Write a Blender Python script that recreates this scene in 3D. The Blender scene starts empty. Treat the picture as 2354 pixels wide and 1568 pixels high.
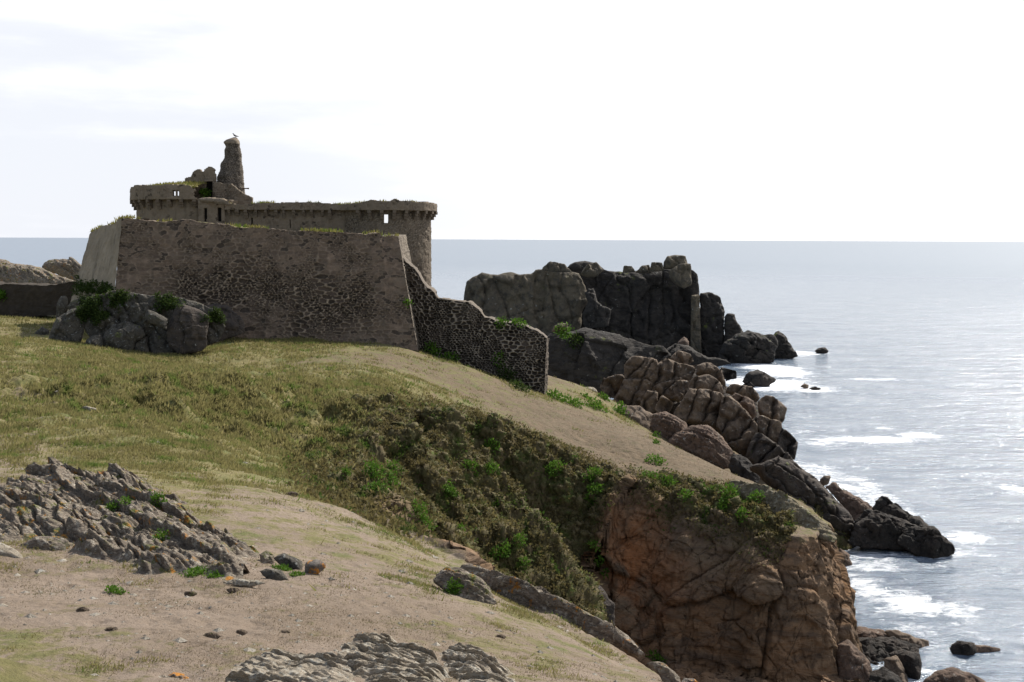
import bpy, math, random
import numpy as np
from mathutils import Vector, Matrix, geometry as mgeo

SEED = 7
random.seed(SEED)
RNG = np.random.default_rng(SEED)
scene = bpy.context.scene
COL = scene.collection

# ------------------------------------------------------------------ camera
F = 2840.0
CAM = np.array([0.0, 0.0, 22.0])
PITCH = math.atan((784 - 550) / F)
ROLL = math.atan(10 / 2353)
_f = np.array([0, math.cos(PITCH), -math.sin(PITCH)])
_r0 = np.array([1.0, 0, 0])
_u0 = np.array([0, math.sin(PITCH), math.cos(PITCH)])
_r = _r0 * math.cos(ROLL) + _u0 * math.sin(ROLL)
_u = _u0 * math.cos(ROLL) - _r0 * math.sin(ROLL)


def ray(u, v):
    u = np.asarray(u, float); v = np.asarray(v, float)
    return _f + _r * ((u - 1176.5) / F)[..., None] + _u * ((784 - v) / F)[..., None]


def px(u, v, Y):
    d = ray(u, v)
    return CAM + d * (np.asarray(Y, float) / d[..., 1])[..., None]


# converters from the enlarged views the outlines were read in
def A1(p): return [(147.1 + x * .3752, 294.1 + y * .3752) for x, y in p]
def A2(p): return [(882.4 + x * .469, 514.7 + y * .469) for x, y in p]
def A3(p): return [(x * .5779, 661.8 + y * .5779) for x, y in p]
def A4(p): return [(1029.4 + x * .4371, 882.4 + y * .4371) for x, y in p]
def A5(p): return [(1691.2 + x * .5307, 735.3 + y * .5307) for x, y in p]
def A6(p): return [(279.4 + x * .1937, 294.1 + y * .1937) for x, y in p]
def A7(p): return [(x * .2187, 573.5 + y * .2187) for x, y in p]


# ------------------------------------------------------------------ noise
_perm = RNG.permutation(256).astype(np.int64)
_perm = np.concatenate([_perm, _perm, _perm])
_g = RNG.normal(size=(256, 3)); _g /= np.linalg.norm(_g, axis=1)[:, None]
_rv = RNG.random((256, 6))


def perlin(p):
    i = np.floor(p).astype(np.int64); f = p - i; i &= 255
    w = f * f * f * (f * (f * 6 - 15) + 10)
    out = 0
    for dx in (0, 1):
        wx = w[:, 0] if dx else 1 - w[:, 0]
        a = _perm[i[:, 0] + dx]
        for dy in (0, 1):
            wy = w[:, 1] if dy else 1 - w[:, 1]
            b = _perm[a + i[:, 1] + dy]
            for dz in (0, 1):
                wz = w[:, 2] if dz else 1 - w[:, 2]
                g = _g[_perm[b + i[:, 2] + dz]]
                out = out + wx * wy * wz * (g[:, 0] * (f[:, 0] - dx) + g[:, 1] * (f[:, 1] - dy) + g[:, 2] * (f[:, 2] - dz))
    return out * 1.5


def fbm(p, octs=4, lac=2.03, gain=.5):
    s = 0; a = 1.0
    for k in range(octs):
        s = s + a * perlin(p + 17.3 * k); p = p * lac; a *= gain
    return s


def fbm2(xy, scale, octs=4, z=0.0):
    p = np.column_stack([xy[:, 0] * scale, xy[:, 1] * scale, np.full(len(xy), z)])
    return fbm(p, octs)


def hsh(ix, iy, iz, k):
    return _rv[_perm[_perm[_perm[ix & 255] + (iy & 255)] + (iz & 255)], k]


def facet(p, tilt=.9):
    """blocky noise: every Voronoi cell is a tilted plane; returns height and edge distance"""
    i0 = np.floor(p).astype(np.int64)
    n = len(p)
    b1 = np.full(n, 1e9); b2 = np.full(n, 1e9)
    val = np.zeros(n)
    for dx in (-1, 0, 1):
        for dy in (-1, 0, 1):
            for dz in (-1, 0, 1):
                c = i0 + (dx, dy, dz)
                off = np.stack([hsh(c[:, 0], c[:, 1], c[:, 2], k) for k in range(3)], 1)
                d = p - (c + off)
                q = np.sqrt((d * d).sum(1))
                nb = q < b1
                b2 = np.where(nb, b1, np.minimum(b2, q))
                if nb.any():
                    r = np.stack([hsh(c[nb, 0], c[nb, 1], c[nb, 2], k) for k in (3, 4, 5)], 1) - .5
                    val[nb] = (d[nb] * r).sum(1) * tilt * 2 + r[:, 0] * 1.2
                b1 = np.where(nb, q, b1)
    return val, b2 - b1


def worley2(x, y, jit=.8, jy=.5):
    ix = np.floor(x).astype(np.int64); iy = np.floor(y).astype(np.int64)
    n = len(x); b1 = np.full(n, 1e9); b2 = np.full(n, 1e9); idv = np.zeros(n)
    for dx in (-1, 0, 1):
        for dy in (-1, 0, 1):
            cx = ix + dx; cy = iy + dy
            ox = .5 + jit * (hsh(cx, cy, cx * 0, 0) - .5) + .5 * (cy & 1)
            oy = .5 + jy * (hsh(cx, cy, cx * 0, 1) - .5)
            q = np.hypot(x - cx - ox, y - cy - oy)
            nb = q < b1
            b2 = np.where(nb, b1, np.minimum(b2, q))
            idv = np.where(nb, hsh(cx, cy, cx * 0, 2), idv)
            b1 = np.where(nb, q, b1)
    return b1, b2 - b1, idv


def sstep(a, b, x):
    t = np.clip((x - a) / (b - a), 0, 1)
    return t * t * (3 - 2 * t)


# ------------------------------------------------------------------ mesh helpers
def new_mesh(name, V, Fc, mat, attrs=None, smooth=True):
    V = np.ascontiguousarray(V, np.float32); Fc = np.asarray(Fc)
    me = bpy.data.meshes.new(name)
    k = Fc.shape[1]
    me.vertices.add(len(V)); me.vertices.foreach_set('co', V.ravel())
    me.loops.add(Fc.size); me.loops.foreach_set('vertex_index', Fc.astype(np.int32).ravel())
    me.polygons.add(len(Fc)); me.polygons.foreach_set('loop_start', np.arange(0, Fc.size, k, dtype=np.int32))
    me.update(calc_edges=True)
    me.polygons.foreach_set('use_smooth', np.full(len(Fc), smooth))
    for an, av in (attrs or {}).items():
        at = me.attributes.new(an, 'FLOAT', 'POINT')
        at.data.foreach_set('value', np.ascontiguousarray(av, np.float32))
    if mat: me.materials.append(mat)
    me.update()
    return me


def mk(name, V, Fc, mat, parent=None, attrs=None, smooth=True, origin=None):
    V = np.asarray(V, float)
    if parent is not None:
        org = np.array(parent.location)
    elif origin is not None:
        org = np.asarray(origin, float)
    else:
        org = np.array([V[:, 0].mean(), V[:, 1].mean(), V[:, 2].min()])
    me = new_mesh(name, V - org, Fc, mat, attrs, smooth)
    o = bpy.data.objects.new(name, me); COL.objects.link(o)
    if parent is not None:
        o.parent = parent
    else:
        o.location = org
    return o


def mk_child(name, V, Fc, mat, par, root_loc, attrs=None, smooth=True):
    """a sub-part: par itself sits at root_loc"""
    me = new_mesh(name, np.asarray(V, float) - np.asarray(root_loc), Fc, mat, attrs, smooth)
    o = bpy.data.objects.new(name, me); COL.objects.link(o); o.parent = par
    return o


def tag(o, label=None, cat=None, group=None, kind=None):
    if label: o['label'] = label
    if cat: o['category'] = cat
    if group: o['group'] = group
    if kind: o['kind'] = kind
    return o


def empty(name, loc):
    o = bpy.data.objects.new(name, None); COL.objects.link(o); o.location = [float(c) for c in loc]
    o.empty_display_size = .3
    return o


def grid_faces(nr, nc, base=0):
    a = np.arange(nr * nc).reshape(nr, nc) + base
    return np.stack([a[:-1, :-1], a[:-1, 1:], a[1:, 1:], a[1:, :-1]], -1).reshape(-1, 4)


# ------------------------------------------------------------------ materials
class NT:
    def __init__(s, name):
        s.m = bpy.data.materials.new(name); s.m.use_nodes = True
        s.t = s.m.node_tree; s.t.nodes.clear()
        s.out = s.t.nodes.new('ShaderNodeOutputMaterial')
        s.bs = s.t.nodes.new('ShaderNodeBsdfPrincipled')
        s.t.links.new(s.bs.outputs[0], s.out.inputs[0])
        s.geo = s.t.nodes.new('ShaderNodeNewGeometry')
        s.pos = s.geo.outputs['Position']
        s.bs.inputs['Specular IOR Level'].default_value = .25

    def n(s, typ, **kw):
        x = s.t.nodes.new(typ)
        for k, v in kw.items(): setattr(x, k, v)
        return x

    def L(s, a, b): s.t.links.new(a, b)

    def setin(s, sock, v):
        if hasattr(v, 'is_output') or isinstance(v, bpy.types.NodeSocket): s.L(v, sock)
        else: sock.default_value = v

    def mapv(s, scale=(1, 1, 1), rot=(0, 0, 0), vec=None):
        x = s.n('ShaderNodeMapping'); s.L(vec or s.pos, x.inputs[0])
        x.inputs['Scale'].default_value = scale; x.inputs['Rotation'].default_value = rot
        return x.outputs[0]

    def noise(s, scale, detail=5, rough=.55, vec=None, dist=0.0):
        x = s.n('ShaderNodeTexNoise'); s.L(vec or s.pos, x.inputs['Vector'])
        x.inputs['Scale'].default_value = scale; x.inputs['Detail'].default_value = detail
        x.inputs['Roughness'].default_value = rough; x.inputs['Distortion'].default_value = dist
        return x.outputs['Fac']

    def voro(s, scale, feature='DISTANCE_TO_EDGE', vec=None, out=None):
        x = s.n('ShaderNodeTexVoronoi', feature=feature); s.L(vec or s.pos, x.inputs['Vector'])
        x.inputs['Scale'].default_value = scale
        return x.outputs[out or ('Distance')]

    def ramp(s, fac, a, b, lo=0.0, hi=1.0):
        x = s.n('ShaderNodeMapRange', interpolation_type='SMOOTHSTEP'); s.L(fac, x.inputs[0])
        x.inputs[1].default_value = a; x.inputs[2].default_value = b
        x.inputs[3].default_value = lo; x.inputs[4].default_value = hi
        return x.outputs[0]

    def mix(s, fac, a, b, blend='MIX'):
        x = s.n('ShaderNodeMix', data_type='RGBA', blend_type=blend)
        s.setin(x.inputs[0], fac)
        for k, v in ((6, a), (7, b)):
            s.setin(x.inputs[k], tuple(v) + (1,) if isinstance(v, tuple) and len(v) == 3 else v)
        return x.outputs[2]

    def math(s, op, a, b=0.0, c=0.0, clamp=False):
        x = s.n('ShaderNodeMath', operation=op); x.use_clamp = clamp
        s.setin(x.inputs[0], a); s.setin(x.inputs[1], b)
        if op == 'MULTIPLY_ADD': s.setin(x.inputs[2], c)
        return x.outputs[0]

    def attr(s, name):
        x = s.n('ShaderNodeAttribute'); x.attribute_name = name
        return x.outputs['Fac']

    def bump(s, h, strength=.5, dist=.1, prev=None):
        x = s.n('ShaderNodeBump'); s.L(h, x.inputs['Height'])
        x.inputs['Strength'].default_value = strength; x.inputs['Distance'].default_value = dist
        if prev: s.L(prev, x.inputs['Normal'])
        return x.outputs[0]

    def fin(s, col, rough=.9, normal=None):
        s.setin(s.bs.inputs['Base Color'], col if not isinstance(col, tuple) else tuple(col) + (1,))
        s.setin(s.bs.inputs['Roughness'], rough)
        if normal: s.L(normal, s.bs.inputs['Normal'])
        return s.m

    def nz(s):
        x = s.n('ShaderNodeSeparateXYZ'); s.L(s.geo.outputs['Normal'], x.inputs[0])
        return x.outputs[2]


def rock_mat(name, c1, c2, c3, lichen=0.0, orange=0.0, moss=0.0, scale=1.0, bump=.6, crack=1.2, strata=None, lich_col=(.42, .41, .36)):
    m = NT(name)
    vec = m.mapv((scale,) * 3)
    if strata:
        vs = m.mapv(strata[0], strata[1])
    else:
        vs = vec
    big = m.noise(.55, 4, .6, vec)
    mid = m.noise(3.2, 6, .65, vs, .4)
    fine = m.noise(14, 6, .7, vec)
    col = m.mix(m.ramp(big, .35, .65), c1, c2)
    col = m.mix(m.ramp(mid, .42, .68), col, c3)
    col = m.mix(m.ramp(fine, .3, .75, 0, .45), col, tuple(x * .55 for x in c1))
    if lichen > 0:
        l = m.noise(4.5, 8, .75, vec, .3)
        lm = m.ramp(l, .64 - .16 * lichen, .70 - .14 * lichen)
        col = m.mix(m.math('MULTIPLY', lm, .85), col, lich_col)
    if moss > 0:
        l = m.noise(1.3, 6, .7, vec)
        up = m.ramp(m.nz(), .1, .75)
        mm = m.math('MULTIPLY', m.ramp(l, .62 - .2 * moss, .72 - .2 * moss), up)
        col = m.mix(mm, col, m.mix(fine, (.05, .075, .012), (.16, .16, .04)))
    if orange > 0:
        l = m.noise(2.6, 7, .7, vec, .2)
        om = m.ramp(l, .72 - .16 * orange, .78 - .16 * orange)
        col = m.mix(om, col, m.mix(fine, (.38, .13, .02), (.5, .25, .05)))
    cr = m.ramp(m.voro(crack, vec=m.mapv((scale,) * 3, (.3, .5, .2))), 0, .06)
    nrm = m.bump(cr, .5 * bump, .12)
    nrm = m.bump(mid, .8 * bump, .25 / scale, nrm)
    nrm = m.bump(fine, .7 * bump, .06 / scale, nrm)
    return m.fin(col, .88, nrm)


def masonry_mat(name, stone_a, stone_b, mortar, plaster=None, plaster_amt=0.0, bump=.6, dark=(.055, .042, .032)):
    m = NT(name)
    sid = m.attr('stone'); mo = m.attr('mortar'); ex = m.attr('expose')
    big = m.noise(.35, 5, .6); mid = m.noise(2.2, 7, .7); fine = m.noise(11, 6, .7)
    st = m.mix(sid, stone_a, stone_b)
    st = m.mix(m.ramp(sid, .80, .84), st, dark)
    st = m.mix(m.math('MULTIPLY', ex, m.ramp(sid, .1, .5, .55, .9)), st, tuple(x * .45 for x in dark))
    st = m.mix(m.ramp(mid, .35, .7, 0, .6), st, tuple(x * .6 for x in stone_a))
    mt = m.mix(m.ramp(mid, .3, .7), mortar, tuple(x * .7 for x in mortar))
    col = m.mix(mo, st, mt)
    if plaster:
        pl = m.mix(m.ramp(big, .35, .65), plaster, tuple(x * .75 for x in plaster))
        pl = m.mix(m.ramp(mid, .4, .75, 0, .6), pl, tuple(x * .62 for x in plaster))
        keep = m.math('SUBTRACT', 1.0, ex, clamp=True)
        pm = m.math('MULTIPLY', keep, m.ramp(m.math('ADD', mid, m.math('MULTIPLY', big, .5)), .75 - .35 * plaster_amt, .95 - .35 * plaster_amt))
        col = m.mix(pm, col, pl)
    # grey-white lichen spots and dark water streaks with shapes of their own
    sp = m.ramp(m.noise(5.5, 7, .7), .68, .73)
    col = m.mix(m.math('MULTIPLY', sp, .6), col, (.40, .38, .33))
    stn = m.ramp(m.noise(1.0, 5, .65, m.mapv((1.6, 1.6, .22))), .52, .75, 0, .5)
    col = m.mix(stn, col, (.05, .043, .032))
    nrm = m.bump(mid, .7 * bump, .12)
    nrm = m.bump(fine, .8 * bump, .04, nrm)
    return m.fin(col, .92, nrm)


def leaf_mat(name, a, b, c=None, thin=.35):
    m = NT(name)
    r = m.attr('rnd')
    col = m.mix(r, a, b)
    if c: col = m.mix(m.ramp(m.noise(.9, 4, .6), .5, .68), col, c)
    m.bs.inputs['Specular IOR Level'].default_value = .15
    mm = m.fin(col, .75)
    # thin leaves pass some light
    tr = m.n('ShaderNodeBsdfTranslucent'); m.L(col, tr.inputs[0])
    mx = m.n('ShaderNodeMixShader'); mx.inputs[0].default_value = thin
    m.L(m.bs.outputs[0], mx.inputs[1]); m.L(tr.outputs[0], mx.inputs[2]); m.L(mx.outputs[0], m.out.inputs[0])
    return mm


M = {}
M['granite'] = rock_mat('brown_granite', (.145, .106, .075), (.185, .132, .088), (.078, .059, .045), .25, 0, 0, .6, .55, .9)
M['granite_red'] = rock_mat('red_brown_granite', (.135, .088, .064), (.17, .115, .08), (.07, .05, .038), .3, .15, 0, .8, .8, 1.3)
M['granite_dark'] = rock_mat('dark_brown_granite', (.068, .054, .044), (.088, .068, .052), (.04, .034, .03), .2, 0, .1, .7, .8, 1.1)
M['dark'] = rock_mat('dark_cliff_rock', (.042, .036, .031), (.062, .052, .042), (.026, .023, .021), .10, 0, .12, .25, .8, .9, ((.25, .25, .55), (.2, .1, 0)))
M['dark_face'] = rock_mat('grey_cliff_rock', (.115, .094, .066), (.14, .112, .074), (.066, .057, .045), .15, 0, .15, .25, .7, .8)
M['wet'] = rock_mat('wet_black_rock', (.035, .03, .025), (.06, .045, .035), (.02, .018, .016), .1, 0, 0, 1.2, 1.0, 1.6)
M['slab'] = rock_mat('grey_schist', (.30, .245, .185), (.23, .185, .14), (.10, .08, .064), .7, .85, .45, 1.6, 1.0, 2.2, ((2.0, 5.0, 7.0), (0.5, .55, 0)), (.46, .41, .33))
M['pale'] = rock_mat('pale_schist', (.46, .39, .30), (.39, .33, .245), (.21, .17, .125), .8, .10, .1, 1.6, 1.0, 1.8, ((2.0, 6.0, 6.0), (0.3, .35, 0)), (.5, .47, .4))
M['lichen'] = rock_mat('lichen_grey_boulder', (.105, .092, .072), (.08, .07, .055), (.042, .038, .032), .4, 0, .2, 1.0, .9, 1.3, None, (.34, .34, .31))
M['rim'] = rock_mat('yellow_lichened_rock', (.24, .20, .125), (.19, .155, .10), (.10, .08, .055), .6, .12, .25, 1.2, 1.0, 1.8, None, (.36, .34, .27))
M['orange'] = rock_mat('orange_lichen_stone', (.22, .18, .14), (.16, .14, .12), (.1, .09, .08), .3, 1.3, 0, 2.0, .8, 2.0)
M['clod'] = rock_mat('dark_earth', (.12, .088, .06), (.15, .11, .075), (.07, .052, .036), 0, 0, .2, 4, 1.0, 3)
M['pebble'] = rock_mat('pale_pebble', (.40, .36, .30), (.3, .26, .2), (.2, .17, .13), .5, 0, 0, 3, .6, 3)

M['bastion'] = masonry_mat('bastion_masonry', (.112, .080, .058), (.255, .184, .130), (.31, .24, .17), (.215, .165, .118), .0)
M['rubble'] = masonry_mat('rubble_masonry', (.085, .066, .052), (.18, .145, .112), (.34, .285, .22), None, 0, .7)
M['rubble_dark'] = masonry_mat('dark_wall_masonry', (.04, .03, .02), (.06, .045, .03), (.07, .055, .04), None, 0, .7)
M['castle'] = masonry_mat('castle_masonry', (.165, .125, .090), (.25, .198, .148), (.28, .23, .17), (.25, .20, .145), .35, .6)
M['render'] = masonry_mat('brightened_render', (.225, .180, .130), (.275, .225, .165), (.28, .235, .175), (.30, .248, .182), 1.4, .5)  # bastion's left face: sky brightness put into a lighter plaster colour
M['turret'] = masonry_mat('turret_rubble', (.13, .105, .085), (.24, .20, .165), (.26, .22, .175), None, 0, .8)
M['leaf'] = leaf_mat('green_leaves', (.05, .115, .012), (.12, .22, .025))
M['leaf_dark'] = leaf_mat('dark_green_leaves', (.022, .045, .010), (.06, .085, .018))
M['heath'] = leaf_mat('heath_leaves', (.062, .052, .021), (.19, .155, .064), (.055, .105, .016), .42)
M['grass'] = leaf_mat('turf_blades', (.165, .155, .055), (.285, .245, .108), (.115, .168, .036), .5)
M['stubble'] = leaf_mat('dry_stubble', (.20, .155, .105), (.28, .225, .155), (.15, .135, .06), .4)
M['grass_top'] = leaf_mat('wall_top_grass_blades', (.16, .15, .035), (.30, .26, .09), (.10, .17, .02))
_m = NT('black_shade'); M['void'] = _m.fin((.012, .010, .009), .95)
_m = NT('bird_feathers'); M['bird'] = _m.fin(_m.mix(_m.ramp(_m.noise(9), .4, .6), (.05, .05, .05), (.35, .34, .33)), .7)
_m = NT('rusty_iron'); M['iron'] = _m.fin(_m.mix(_m.noise(30), (.06, .035, .02), (.12, .07, .04)), .8)
_m = NT('bleached_wood'); M['wood'] = _m.fin(_m.mix(_m.noise(6, 6, .6, _m.mapv((1, 6, 6))), (.55, .48, .38), (.34, .28, .2)), .8, _m.bump(_m.noise(20), .5, .02))

# ------------------------------------------------------------------ terrain
# ground points read from the photograph: (u, v, distance, grassiness)
GP = [
    (0, 1568, 13, .35), (300, 1568, 13, .3), (600, 1568, 13, .15), (900, 1568, 13.2, .1), (1200, 1568, 14.2, .3), (1550, 1568, 18.5, .1),
    (0, 1480, 14.8, .55), (400, 1480, 14.8, .15), (800, 1480, 15.3, .1), (1150, 1480, 17, .35), (1400, 1500, 21, .35),
    (0, 1400, 17, .1), (300, 1400, 17, .05), (600, 1400, 17.5, .05), (900, 1400, 18.5, .15), (1150, 1400, 21.5, .4),
    (0, 1340, 19.5, .15), (300, 1345, 19.5, .1), (620, 1335, 20.3, .15), (800, 1320, 22, .25), (1000, 1340, 24, .35), (1200, 1370, 27, .3),
    (0, 1200, 25, .4), (300, 1220, 25, .4), (700, 1230, 26.5, .4), (900, 1245, 29, .45), (1050, 1300, 28.5, .4),
    (0, 1100, 31, .35), (250, 1100, 31.5, .6), (450, 1110, 32, .65), (600, 1140, 31.5, .4), (780, 1170, 34, .35), (830, 1175, 36, .6), (1000, 1260, 31.5, .4),
    (1400, 1480, 23.5, .2), (1530, 1555, 20.5, .15),
    (0, 1000, 40, .55), (250, 1000, 41, .75), (450, 1030, 41, .8), (620, 1070, 41, .75),
    (0, 900, 53, .65), (200, 900, 55, .8), (400, 900, 57, .9), (600, 930, 60, .9), (780, 900, 66, .85), (950, 880, 74, .7),
    (0, 800, 72, .75), (150, 800, 76, .9), (300, 822, 79, .95), (410, 830, 79.5, .95), (505, 790, 86.5, .95), (520, 812, 82, .95), (620, 778, 89.5, .95), (640, 798, 84.5, .9), (760, 784, 90, .9), (600, 850, 75, .6), (750, 830, 80, .45), (900, 830, 83, .3),
    (0, 730, 101, .65), (120, 740, 95, .65), (60, 765, 86, .6), (950, 802, 91, .45),
    (600, 975, 57.5, .9), (700, 1010, 55, .85), (760, 1080, 50, .8),
    (1000, 830, 90, .5), (1080, 850, 88, .45), (1150, 890, 86, .36), (1250, 925, 83, .25), (1400, 990, 78, .1), (1600, 1080, 72, .1), (1750, 1140, 68.5, .35), (1900, 1205, 65, .5),
    (1000, 925, 73, .6), (1100, 955, 72.5, .5), (1300, 1035, 71, .3), (1390, 1085, 69, .2), (1550, 1135, 67, .3), (1700, 1190, 64, .4), (1800, 1225, 62.5, .4), (1900, 1222, 62.5, .4),
    (1080, 910, 79, .35), (1300, 985, 76.5, .1),
    (1300, 882, 104, .3), (1400, 935, 101, .6), (1500, 1000, 97, .3), (1700, 1100, 94, .1), (1850, 1180, 91, 0),
    (1080, 850, 100, .5), (900, 790, 110, .5), (500, 760, 112, .5), (200, 730, 112, .5), (0, 700, 118, .5), (-300, 720, 110, .5), (-300, 1000, 40, .5), (-300, 1568, 13, .3),
]
_gp = np.array(GP, float)
_gw = px(_gp[:, 0], _gp[:, 1], _gp[:, 2])
_extra = np.array([[-120, 110, 15], [-120, 160, 12], [-20, 150, 11], [5, 140, 5], [-60, 40, 16.5], [-30, 8, 18], [0, 6, 19.2], [9, 10, 17.6], [-8, 6, 19.3]], float)
_gw = np.vstack([_gw, _extra])
_gg = np.concatenate([_gp[:, 3], np.full(len(_extra), .5)])


def _lp(X, Y):
    r = np.maximum(np.hypot(X, Y), 6.0)
    return np.stack([np.arctan2(X, np.maximum(Y, 1)) * 3.0, np.log(r) * 2.2], -1)


_gc = _lp(_gw[:, 0], _gw[:, 1])


def _ker(a, b):
    d2 = ((a[:, None, :] - b[None]) ** 2).sum(-1)
    return np.sqrt(d2 + .02)


_K = _ker(_gc, _gc)
_n = len(_gc)
_S = np.zeros((_n + 3, _n + 3)); _S[:_n, :_n] = _K + np.eye(_n) * -.004
_S[:_n, _n] = 1; _S[:_n, _n + 1:] = _gc; _S[_n, :_n] = 1; _S[_n + 1:, :_n] = _gc.T
_w = np.linalg.solve(_S, np.vstack([np.column_stack([_gw[:, 2], _gg]), np.zeros((3, 2))]))


def plateau(X, Y):
    c = _lp(X, Y); out = np.empty((len(c), 2))
    for a in range(0, len(c), 100000):
        s = slice(a, a + 100000)
        out[s] = _ker(c[s], _gc) @ _w[:_n] + _w[_n] + c[s] @ _w[_n + 1:]
    return out[:, 0], out[:, 1]


def UX(u, Y): return (u - 1176.5) / F * Y


# the rim of the land in plan: (x, y, steepness of the fall outside it)
RIM = [
    (60, -60, 2.0), (20, -4, 2.0), (9, 8, 2.0), (UX(1590, 19), 19, 2.0), (UX(1400, 23.5), 23.5, 2.0), (UX(1200, 27.2), 27.2, 1.8), (UX(1000, 31.7), 31.7, 1.4),
    (UX(835, 36.5), 36.5, 1.35), (UX(775, 43), 43, 1.0), (UX(770, 52), 52, .8), (UX(850, 63), 63, .75), (UX(1000, 71), 71, .85), (UX(1150, 72), 72, .95),
    (UX(1300, 71), 71, 1.0), (UX(1425, 69), 69, 1.05), (UX(1480, 68), 68, 1.55), (UX(1550, 67), 67, 1.58), (UX(1690, 64.5), 64.5, 1.62), (UX(1800, 62.5), 62.5, 2.1),
    (UX(1850, 61.9), 61.9, 2.6), (UX(1882, 62.4), 62.4, 3.2), (UX(1903, 63.6), 63.6, 4.5), (UX(1914, 65.5), 65.5, 7.0), (16.9, 68.5, 8.0), (17.0, 75, 4.0), (17.6, 82, 1.2), (20, 92, 1.0), (23, 102, .9), (21, 113, .8), (13, 124, .8), (6, 136, .8), (-6, 150, .7), (-45, 165, .5), (-130, 175, .4), (-400, 160, .4),
    (-400, -60, 1)]
_rim = np.array(RIM)


def rim_dist(X, Y):
    P = np.stack([X, Y], -1); n = len(P)
    best = np.full(n, 1e9); nx = np.zeros(n); ny = np.zeros(n); k = np.zeros(n); par = np.zeros(n)
    inside = np.zeros(n, bool)
    m = len(_rim)
    for i in range(m):
        a = _rim[i]; b = _rim[(i + 1) % m]
        e = b[:2] - a[:2]
        t = np.clip(((P - a[:2]) @ e) / (e @ e), 0, 1)
        q = a[:2] + t[:, None] * e
        d = np.hypot(P[:, 0] - q[:, 0], P[:, 1] - q[:, 1])
        nb = d < best
        best = np.where(nb, d, best); nx = np.where(nb, q[:, 0], nx); ny = np.where(nb, q[:, 1], ny)
        k = np.where(nb, a[2] + t * (b[2] - a[2]), k); par = np.where(nb, i + t, par)
        c = ((a[1] > P[:, 1]) != (b[1] > P[:, 1]))
        with np.errstate(divide='ignore', invalid='ignore'):
            inside ^= c & (P[:, 0] < (b[0] - a[0]) * (P[:, 1] - a[1]) / (b[1] - a[1]) + a[0])
    return np.where(inside, -best, best), nx, ny, k, par


def ell(X, Y, cx, cy, ax, ay, rot=0):
    c, s = math.cos(rot), math.sin(rot)
    dx = X - cx; dy = Y - cy
    return np.exp(-(((dx * c + dy * s) / ax) ** 2 + ((-dx * s + dy * c) / ay) ** 2))


def ground(X, Y, detail=True):
    """height, grassiness, heath, bare rock"""
    XY = np.stack([X, Y], -1)
    d, nx, ny, k, par = rim_dist(X, Y)
    near = np.abs(d) < 40
    wob = np.zeros(len(X))
    if detail:
        wob = fbm2(XY, .22, 3, 3.1) * np.clip(np.abs(d) * .4 + .25, 0, 1.0) * 1.0
    h, g = plateau(X, Y)
    out = d > -1.5
    hn = h.copy()
    if out.any():
        hn[out] = plateau(nx[out], ny[out])[0]
    dd = d + wob * sstep(-1.5, 1.0, d)
    e = np.where(k > 1.4, .35 + .55 * sstep(17.2, 18.4, par) * (par < 23), 1.6)
    t = sstep(-1.5, .2, d)
    base = h * (1 - t) + np.minimum(hn, h + 2) * t
    drop = k * (np.sqrt(np.maximum(dd, 0) ** 2 + e * e) - e)
    z = np.where(d > -1.5, base - drop, h)
    heath = sstep(-2.5, 1.0, d) * sstep(1.5, 1.15, k) * (par > 6.2) * (par < 15.6)
    heath = np.maximum(heath, sstep(-.3, .5, d) * sstep(1.6, 1.2, k) * (par > 24.5))
    n5 = fbm2(XY, .35, 3, 6.6) if detail else 0
    heath = np.maximum(heath, .9 * sstep(-4.6, -2.6, d + n5 * 2.0) * sstep(1.6, .3, d) * (par > 14.6) * (par < 18.6))
    rock = (1 - .5 * sstep(1.6, .2, d) * (par > 14.6) * (par < 18.4)) * sstep(0, .5, d) * sstep(1.12, 1.45, k)
    hol = ell(X, Y, UX(560, 58), 58, 8, 13, .15) + ell(X, Y, UX(280, 55), 53, 7, 7) * .7
    hol = np.clip(hol, 0, 1) * (d < 2)
    if detail:
        r = np.hypot(X, Y)
        big = fbm2(XY, .12, 3, 9.0)
        z = z + big * .35 * sstep(12, 45, r) * sstep(.5, -2, d)
        hum = np.abs(fbm2(XY * (1.0, .75), .38, 4, 5.0))
        mid = fbm2(XY, .8, 4, 1.5)
        amp = .04 + .75 * hol + .75 * heath
        z = z + fbm2(XY, .19, 3, 12.0) * 2.1 * heath * sstep(0, 3, d)
        z = z + (hum - .25) * amp * 1.1 + mid * (.035 + .20 * hol + .30 * heath)
        z = z + fbm2(XY, 4.5, 3, 7.7) * (.012 + .05 * hol + .09 * heath + .01 * sstep(30, 60, r))
        z = z + np.minimum(fbm2(XY, 1.9, 3, 2.2), 0) * .06 * sstep(.5, .2, g)
    shelf = (.55 + .5 * fbm2(XY, .7, 3, 14.0)) if detail else .4
    z = np.maximum(z, np.where((par > 14.5) & (par < 19.6), shelf - .9 * np.maximum(d - 9.0, 0), -3.0))
    z = np.maximum(z, -3.0)
    return z, np.clip(g, 0, 1), heath, rock, hol, d, par


ang = np.concatenate([np.arange(-48, -24, .25), np.arange(-24, 24, .043), np.arange(24, 50, .25)]) * math.pi / 180


def steps(*segs):
    o = []
    for a, b, s in segs: o.append(np.arange(a, b, s))
    return np.concatenate(o)


rad = steps((2.5, 11, .14), (11, 22, .065), (22, 38, .085), (38, 56, .15), (56, 60, .07), (60, 70.5, .036), (70.5, 79, .085), (79, 102, .17), (102, 130, .5), (130, 210, 2.0))
RR, AA = np.meshgrid(rad, ang, indexing='ij')
GX = (RR * np.sin(AA)).ravel(); GY = (RR * np.cos(AA)).ravel()
gz, g_grass, g_heath, g_rock, g_hol, g_d, g_par = ground(GX, GY)
NR, NC = RR.shape
TP = np.stack([GX, GY, gz], -1)


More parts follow.
